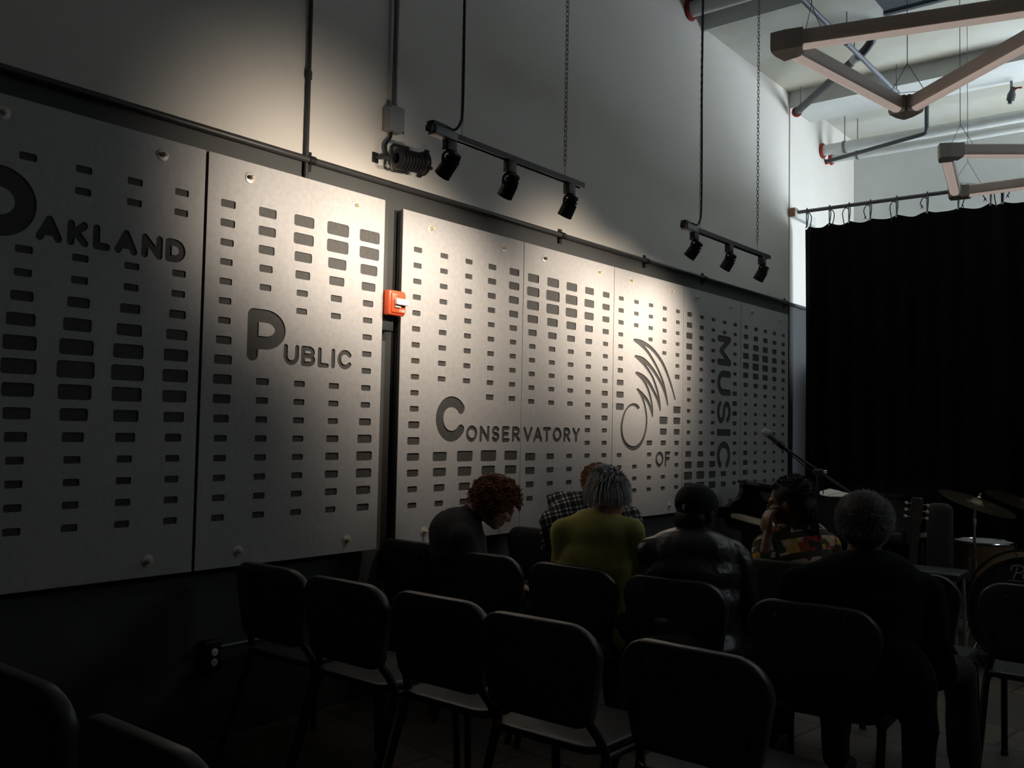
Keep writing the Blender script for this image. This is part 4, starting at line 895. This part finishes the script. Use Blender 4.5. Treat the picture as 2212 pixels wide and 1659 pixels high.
for s_ in (-1,1):
    c_ = head+Fh*.100-U*.018+R*.033*s_; g.tube([c_+R*.026*math.cos(q)+U*.019*math.sin(q) for q in [2*PI*k/16 for k in range(16)]], .0022, 5, closed=True); g.tube([c_+R*.026*s_, head+R*.080*s_+Fh*.0-U*.01], .002, 5)
g.tube([head+Fh*.103-U*.014-R*.008, head+Fh*.103-U*.014+R*.008], .002, 5); g.build('glasses_frame', BLKMET, t)
# 6 --- person in black and white plaid shirt, leaning to the left, mostly behind the white-haired woman
F = V((-.35,.94,0)).normalized(); Rr = F.cross(V((0,0,1))); pel = V((.80,4.38,.54)); chest = atd(1262,1112,5.25); neck = atd(1278,1076,5.28); head = atd(1294,1046,5.30)
kL, kR, fL, fR = sit_legs(pel, F); shL = atd(1236,1092,5.20); shR = chest+V((.22,.12,-.02)); elL = atd(1188,1124,5.08); wrL = atd(1186,1180,5.25); elR = shR+V((.05,.03,-.26)); wrR = elR+F*.22
def plaid_mat():
    m = bpy.data.materials.new('black_white_plaid'); m.use_nodes = True; nt = m.node_tree; b = nt.nodes['Principled BSDF']; b.inputs['Roughness'].default_value = .85
    tc = nt.nodes.new('ShaderNodeTexCoord'); mp = nt.nodes.new('ShaderNodeMapping'); mp.inputs['Rotation'].default_value = (0,.35,-.68); nt.links.new(tc.outputs['Object'], mp.inputs[0]); outs = []
    for ax in ('X','Z'):
        wv = nt.nodes.new('ShaderNodeTexWave'); wv.bands_direction = ax; wv.inputs['Scale'].default_value = 5.0; wv.inputs['Distortion'].default_value = .4; nt.links.new(mp.outputs[0], wv.inputs['Vector'])
        r = nt.nodes.new('ShaderNodeValToRGB'); r.color_ramp.interpolation = 'CONSTANT'; e = r.color_ramp.elements; e[0].color = (0,0,0,1); e[1].position = .45; e[1].color = (.5,.5,.5,1)
        q = e.new(.9); q.color = (.15,.15,.15,1); nt.links.new(wv.outputs['Fac'], r.inputs[0]); outs.append(r.outputs[0])
    ad = nt.nodes.new('ShaderNodeMixRGB'); ad.blend_type = 'ADD'; ad.inputs[0].default_value = 1; nt.links.new(outs[0], ad.inputs[1]); nt.links.new(outs[1], ad.inputs[2])
    r = nt.nodes.new('ShaderNodeValToRGB'); r.color_ramp.interpolation = 'CONSTANT'; e = r.color_ramp.elements; e[0].color = (.012,.012,.014,1); e[1].position = .3; e[1].color = (.12,.12,.12,1); q = e.new(.8); q.color = (.62,.60,.55,1)
    nt.links.new(ad.outputs[0], r.inputs[0]); nt.links.new(r.outputs[0], b.inputs['Base Color']); return m
t, R, Fh, U = person('person in black and white plaid shirt behind the white-haired woman', pel, chest, neck, head, F+V((0,0,-.25)), V((-.1,0,1)), shL, shR, elL, elR, wrL, wrR, kL, kR, fL, fR, SKIN, plaid_mat(), DENIM, bulk=1.22, fold=.004, width=.165)
Mh = Matrix((R, Fh, U)).transposed(); hm = MB(); hm.ell(head+U*.022-Fh*.020, (.094,.104,.092), 16, 12, Mh); hm.ell(head-Fh*.055-U*.03, (.078,.05,.06), 14, 10, Mh); RED = mat('reddish_short_hair', (.33,.13,.06), .6, noise=.4, nscale=50)
cap = blob(hm, 'hair', RED, t, .008, 4); strands('tuft', RED, cap, head+U*.022-Fh*.020, Mh, (.094,.104,.092), 900, .014, .002, lambda v: v.z > -.7 and not (v.y > .5 and v.z < .3), droop=0, jit=.5)

# ================================================================ STAGE: piano, microphone, drums, guitar
LACQ = mat('black_piano_lacquer', (.012,.012,.013), .16, noise=.1, nscale=20, coat=.6)
IVORY = mat('ivory_key', (.74,.70,.60), .35, noise=.04, nscale=40)
K1 = V((.12, 7.20, 0)); KA = V((.707,-.707,0)); KB = V((.707,.707,0))
def pp(a, b, z): return K1+KA*a+KB*b+V((0,0,z))
def prism(m, pts, z0, z1):
    n = len(pts); m.add([pp(a, b, z0) for a, b in pts]+[pp(a, b, z1) for a, b in pts], [(k, (k+1) % n, n+(k+1) % n, n+k) for k in range(n)]+[tuple(range(n))[::-1], tuple(range(n, 2*n))]); return m
t = thing('grand_piano', 'black grand piano with visible white keys before the panel wall', 'piano', pp(.74,.6,0))
curve_ = [(1.48,.19),(1.48,.55)]+[tuple(p) for p in crom([(1.48,.55),(1.44,.80),(1.25,1.02),(1.02,1.18),(.86,1.36),(.62,1.52),(.34,1.56),(.10,1.48),(0,1.30)], 4)][1:]
prism(MB(), [(0,.19)]+curve_, .66, .975).build('case', LACQ, t, auto=30)
prism(MB(), [(-.02,.05),(1.5,.05)]+[(a+(.02 if a > .7 else -.01), b+.015) for a, b in curve_], .980, 1.005).build('lid', LACQ, t, auto=30)
prism(MB(), [(0,-.06),(1.48,-.06),(1.48,.19),(0,.19)], .62, .70).build('key_bed', LACQ, t, smooth=False)
for a in (0, 1.39): 
    sv_ = [(-.06,.70),(-.06,.79),(-.02,.83),(.03,.855),(.055,.90),(.06,.975),(.19,.975),(.19,.70)]; n = len(sv_)
    MB().add([pp(a, b, z) for b, z in sv_]+[pp(a+.09, b, z) for b, z in sv_], [(k, (k+1) % n, n+(k+1) % n, n+k) for k in range(n)]+[tuple(range(n))[::-1], tuple(range(n, 2*n))]).build('arm', LACQ, t, smooth=False)
prism(MB(), [(.09,.13),(1.39,.13),(1.39,.16),(.09,.16)], .70, .93).build('fallboard', LACQ, t, smooth=False)
for k in range(52):
    a = .095+k*.02477; prism(MB(), [(a,-.045),(a+.0238,-.045),(a+.0238,.125),(a,.125)], .702, .732).build('white_key', IVORY, t, smooth=False)
for k in range(51):
    if k % 7 in (0,1,3,4,5):
        a = .095+(k+1)*.02477-.006; prism(MB(), [(a,.02),(a+.012,.02),(a+.012,.125),(a,.125)], .733, .746).build('black_key', LACQ, t, smooth=False)
for a, b in ((.12,.10),(1.36,.10),(.5,1.35)): MB().lathe([(0,.035),(.05,.03),(.1,.045),(.5,.06),(.66,.065)], pp(a, b, 0), (0,0,1), 12).build('leg', LACQ, t)
m = MB(); 
for a in (.66,.82): m.tube([pp(a,.15,.14), pp(a,.15,.64)], .018, 8)
m.box((0,0,0),(0,0,0)); prism(m, [(.62,.10),(.86,.10),(.86,.20),(.62,.20)], .08, .15); m.build('pedal_lyre', LACQ, t)
PAPER = mat('white_paper', (.75,.74,.72), .8, noise=.05, nscale=30)
def sheet_at(corners, label):
    m = MB(); z0, z1 = 1.0065, 1.012; c = [onz(px, py, 1.01) for px, py in corners]
    m.add([(p.x, p.y, z0) for p in c]+[(p.x, p.y, z1) for p in c], [(0,3,2,1),(4,5,6,7),(0,1,5,4),(1,2,6,5),(2,3,7,6),(3,0,4,7)]); o = m.build('sheet_music', PAPER, smooth=False)
    return tag(o, label, 'paper', 'sheet music on the piano', (c[0].x, c[0].y, z0))
sheet_at([(1760,1065),(1786,1071),(1818,1062),(1792,1056)], 'left open white sheet of music on the piano lid')
sheet_at([(1788,1072),(1822,1073),(1843,1068),(1820,1063)], 'right white sheet of music on the piano lid')

# microphone on a boom stand
t = thing('microphone_stand', 'black boom microphone stand with grey handheld microphone before last panel', 'microphone', V((1.31,5.95,0)))
tip = atd(1651,931,6.0); cl = atd(1690,964,6.0); jt = atd(1767,1019,6.0); en = atd(1842,1068,6.02); sx, sy = jt.x, jt.y
d = (cl-tip).normalized(); MG = mat('silver_grille', (.42,.43,.45), .4, metal=.6, noise=.3, nscale=160, bump=.5, bscale=320)
mc = MB().lathe([(.035,.024),(.05,.020),(.17,.013),(.175,.010)], tip, d, 18).build('microphone', mat('dark_grey_mic_body', (.13,.13,.135), .4, metal=.4, noise=.1, nscale=30), t)
MB().lathe([(-.012,.010),(-.006,.018),(.005,.0245),(.02,.0265),(.022,.028),(.030,.028),(.036,.024)], tip, d, 20).build('grille', MG, mc)
MB().lathe([(.115,.021),(.16,.021),(.165,.016)], tip, d, 14).build('clip', BLKMET, t)
MB().tube([tip+d*.15-V((0,0,.02)), cl+(jt-cl)*.08], .011, 8).build('swivel', BLKMET, t)
MB().tube([cl, en], .0085, 8).build('boom', BLKMET, t)
MB().tube([en, en+(en-cl).normalized()*.07], .019, 12).build('counterweight', BLKMET, t)
MB().tube([(sx,sy,.03), (sx,sy,jt.z+.01)], .011, 10).build('pole', BLKMET, t)
MB().lathe([(-.03,.018),(.03,.018)], jt, rt, 12).build('clutch', BLKMET, t)
MB().lathe([(.03,.008),(.055,.012),(.06,.008)], jt, rt, 10).build('clutch_knob', CHROME, t)
MB().lathe([(0,.13),(.012,.13),(.02,.11),(.03,.02)], (sx,sy,0), (0,0,1), 28).build('base', BLKMET, t)
MB().tube([Vector(p) for p in crom([cl+V((0,0,-.01)), cl.lerp(en,.4)+V((0,0,-.035)), jt+V((.03,0,-.06)), V((sx+.03,sy,.6)), V((sx+.06,sy-.02,.02)), V((sx+.4,sy+.2,.008))], 8)], .0035, 6).build('cable', BLKMET, t)

# drum kit
WOODD = mat('maple_drum_shell', (.22,.14,.075), .35, noise=.3, nscale=7, coat=.4)
HEADW = mat('coated_drum_head', (.45,.44,.42), .6, noise=.08, nscale=20)
BLKH = mat('black_drum_head', (.014,.014,.016), .35, noise=.1, nscale=20)
tc_ = atd(2125,1170,6.6); t = thing('floor_tom', 'small wooden drum with chrome rims left of the bass drum', 'drum', V((tc_.x, tc_.y, 0)))
zt = tc_.z; R_ = .196
MB().lathe([(zt-.27,R_),(zt,R_)], (tc_.x,tc_.y,0), (0,0,1), 32).build('shell', WOODD, t)
MB().lathe([(zt,R_*.99),(zt+.004,R_*.9),(zt+.004,.001)], (tc_.x,tc_.y,0), (0,0,1), 32, cap=False).build('drum_head', HEADW, t)
for z in (zt+.002, zt-.27):
    MB().tube([V((tc_.x+(R_+.006)*math.cos(q), tc_.y+(R_+.006)*math.sin(q), z)) for q in [2*PI*k/32 for k in range(32)]], .008, 8, closed=True).build('rim', CHROME, t)
for k in range(6):
    q = 2*PI*k/6+.3; p = V((tc_.x+(R_+.012)*math.cos(q), tc_.y+(R_+.012)*math.sin(q), 0))
    lg = MB().tube([p+V((0,0,zt-.26)), p+V((0,0,zt))], .0035, 6); lg.box((p.x-.009,p.y-.009,zt-.17), (p.x+.009,p.y+.009,zt-.10), .003); lg.build('lug', CHROME, t)
for k in range(3):
    q = 2*PI*k/3+.9; p = V((tc_.x+(R_+.02)*math.cos(q), tc_.y+(R_+.02)*math.sin(q), 0)); MB().tube([p+V((0,0,zt-.12)), p+V((0,0,.15)), p+V((.05*math.cos(q),.05*math.sin(q),.006))], .006, 8).build('leg', CHROME, t)
bc = atd(2226,1330,5.5); bc.z = .345; bn = V((.22,-.975,0)); bs = V((.975,.22,0)); BR = .332
t = thing('bass_drum', 'black bass drum with script brand lettering at the right edge', 'drum', V((bc.x, bc.y, 0)))
MB().lathe([(-.40,BR),(0,BR)], bc, bn, 40).build('shell', WOODD, t)
MB().lathe([(0,BR*.985),(.004,BR*.95),(.004,.001)], bc, bn, 40, cap=False).build('drum_head', BLKH, t)
for h in (.004,-.40): MB().lathe([(h-.022,BR+.001),(h-.022,BR+.013),(h+.012,BR+.013),(h+.012,BR-.004)], bc, bn, 40, cap=False).build('hoop', mat('black_hoop', (.02,.02,.022), .3, noise=.1, nscale=20), t)
for k in range(8):
    q = 2*PI*k/8+.2; v = bs*math.cos(q)+V((0,0,1))*math.sin(q); MB().tube([bc+v*(BR+.018)+bn*.01, bc+v*(BR+.018)-bn*.14], .005, 6).build('lug', CHROME, t)
for s_ in (-1,1): MB().tube([bc+bs*s_*.24-V((0,0,.12))-bn*.06, V((bc.x,bc.y,.01))+bs*s_*.36+bn*.06], .008, 8).build('spur', CHROME, t)
SCR = {'P': [[(.15,0),(.30,.55),(.38,.92)], [(.05,.62),(.10,.95),(.45,1.05),(.72,.90),(.66,.60),(.40,.48),(.28,.52)]],
 'e': [[(0,.22),(.20,.28),(.30,.42),(.20,.52),(.06,.40),(.06,.12),(.20,.0),(.40,.12)]], 'a': [[(.36,.45),(.16,.50),(.02,.28),(.10,.02),(.30,.15),(.38,.45),(.34,.05),(.46,.08)]],
 'r': [[(0,.08),(.12,.50),(.16,.42),(.34,.46),(.28,.12),(.40,.04)]], 'l': [[(0,.10),(.22,.80),(.28,1.0),(.16,.96),(.12,.30),(.20,.02),(.40,.14)]]}
m = MB(); u = 0
for ch, adv in (('P',.62),('e',.42),('a',.46),('r',.40),('l',.4)):
    for pl in SCR[ch]:
        q = crom(pl, 5); m.tube([bc+bn*.0065+bs*(-.105+(u+p[0])*.100)+V((0,0,.205+p[1]*.080)) for p in q], .0042, 5)
    u += adv
m.tube([bc+bn*.0065+bs*(-.12+.03*k)+V((0,0,.194+.003*math.sin(k))) for k in range(9)], .0025, 5)
m.build('lettering', mat('grey_print', (.30,.30,.30), .6, noise=.03, nscale=50), t)
def cymbal(L, R2, rad_dir, label, post):
    L, R2 = V(L), V(R2); c = (L+R2)/2; e1 = (R2-L)/2; r = e1.length; e2 = (fwd-e1.normalized()*fwd.dot(e1.normalized())); e2 = (e2+upv*.20).normalized(); n = e1.normalized().cross(e2); n = -n if n.z < 0 else n
    t = thing('cymbal_stand', label, 'cymbal', V((post[0], post[1], 0)))
    MB().lathe([(0,.006),(.001,r),(.003,r),(.010,r*.6),(.016,r*.22),(.034,r*.14),(.040,.02),(.040,.006)], c-n*.01, n, 40, cap=False).build('cymbal', mat('dark_bronze_cymbal', (.10,.075,.04), .32, metal=.85, noise=.2, nscale=8), t)
    MB().lathe([(.03,.012),(.05,.014),(.055,.007),(.08,.007)], c-n*.01, n, 12).build('wing_nut', CHROME, t)
    top = c-n*.03; MB().tube([top, V((post[0],post[1],top.z-.08)), V((post[0],post[1],.25))], .0095, 8).build('pole', CHROME, t)
    for z in (top.z-.10, .55): MB().lathe([(z-.02,.016),(z+.02,.016)], (post[0],post[1],0), (0,0,1), 10).build('clamp', CHROME, t)
    for k in range(3):
        q = 2*PI*k/3+.5; v = V((math.cos(q), math.sin(q), 0)); p = V((post[0],post[1],0)); MB().tube([p+V((0,0,.34))+v*.012, p+v*.26+V((0,0,.012))], .008, 6).build('leg', CHROME, t); MB().tube([p+V((0,0,.20))+v*.012, p+v*.15+V((0,0,.155))], .006, 6).build('brace', CHROME, t)
pl_ = atd(2105,1200,6.2); cymbal(atd(2030,1056,6.34), atd(2196,1117,6.06), 0, 'dark tilted cymbal on chrome stand above the wooden drum', (pl_.x, pl_.y))
pl_ = atd(2240,1200,7.3); cymbal(atd(2128,1060,7.4), atd(2300,1112,7.2), 0, 'second dim cymbal cut by the right edge of the picture', (pl_.x, pl_.y))

# guitar on a stand, instrument case and stool
hc = atd(1980,1104,5.85); gz = V((.05,.10,.99)).normalized(); gs = rt0*1.0; gs = (gs-gz*gs.dot(gz)).normalized(); gn = gz.cross(gs).normalized(); gn = -gn if gn.dot(fwd) > 0 else gn
t = thing('guitar', 'guitar on a stand with pale tuning pegs beside the grey-haired man', 'guitar', V((hc.x-.07, hc.y-.1, 0)))
GW = mat('dark_guitar_wood', (.05,.035,.025), .35, noise=.3, nscale=9, coat=.3)
MB().obb(hc, gs*.036, gz*.085, gn*.008, .2).build('headstock', GW, t)
MB().obb(hc-gz*.36, gs*.024, gz*.28, gn*.011).build('neck', GW, t, smooth=False)
for i in range(3):
    for s_ in (-1,1):
        p = hc+gs*s_*.040+gz*(.045-.042*i); pg = MB().tube([p-gs*s_*.005, p+gs*s_*.018], .003, 6).build('tuner', CHROME, t)
        MB().ell(p+gs*s_*.028, (.012,.006,.010), 10, 8, Matrix((gs, gn, gz)).transposed()).build('peg_button', mat('pale_peg', (.72,.66,.55), .35, noise=.1, nscale=40), pg)
bcn = hc-gz*.74; out = []
for k in range(40):
    q = 2*PI*k/40; y_ = math.cos(q); w_ = (.19 if y_ < -.1 else .155)*abs(math.sin(q))**.75*(1-.28*math.exp(-((y_-.12)/.28)**2)); out.append((math.copysign(w_, math.sin(q)), y_*.225))
n = len(out); vs = [bcn+gs*a+gz*b+gn*.05 for a, b in out]+[bcn+gs*a+gz*b-gn*.05 for a, b in out]
MB().add(vs, [(k, (k+1) % n, n+(k+1) % n, n+k) for k in range(n)]+[tuple(range(n))[::-1], tuple(range(n,2*n))]).build('body', GW, t, auto=40)
MB().lathe([(0,.045),(.002,.045)], bcn+gz*.03+gn*.05, gn, 20).build('sound_hole', EDGEB, t)
fl = V((bcn.x, bcn.y, 0)); st_ = MB()
for s_ in (-1,1): st_.tube([fl+gs*s_*.16+gn*.16+V((0,0,.012)), fl+gs*s_*.06-gn*.08+V((0,0,.30)), fl-gn*.10+V((0,0,.5))], .009, 6); st_.tube([fl+gs*s_*.08-gn*.05+V((0,0,bcn.z-.24)), fl+gs*s_*.08+gn*.09+V((0,0,bcn.z-.24))], .008, 6)
st_.tube([fl-gn*.10+V((0,0,.5)), fl-gn*.30+V((0,0,.012))], .009, 6); st_.build('stand', BLKMET, t)
c = atd(2030,1160,6.0); cz = c.z
o = MB().box((c.x-.08, c.y-.06, .0), (c.x+.08, c.y+.06, cz+.22), .05).build('instrument_case', mat('charcoal_case_cloth', (.035,.035,.038), .85, noise=.3, nscale=30, bump=.2, bscale=200)); tag(o, 'upright charcoal soft instrument case between guitar and drums', 'case', None, (c.x, c.y, 0))
c = atd(2010,1229,5.0); t = thing('stool', 'low black flat-topped stool with chrome legs before the drums', 'stool', V((c.x, c.y, 0)))
MB().box((c.x-.17, c.y-.13, c.z-.035), (c.x+.17, c.y+.13, c.z), .012).build('seat', BLKPL, t)
for a in (-1,1):
    for b in (-1,1): MB().tube([(c.x+a*.14, c.y+b*.10, c.z-.034), (c.x+a*.16, c.y+b*.12, 0)], .010, 8).build('leg', CHROME, t)
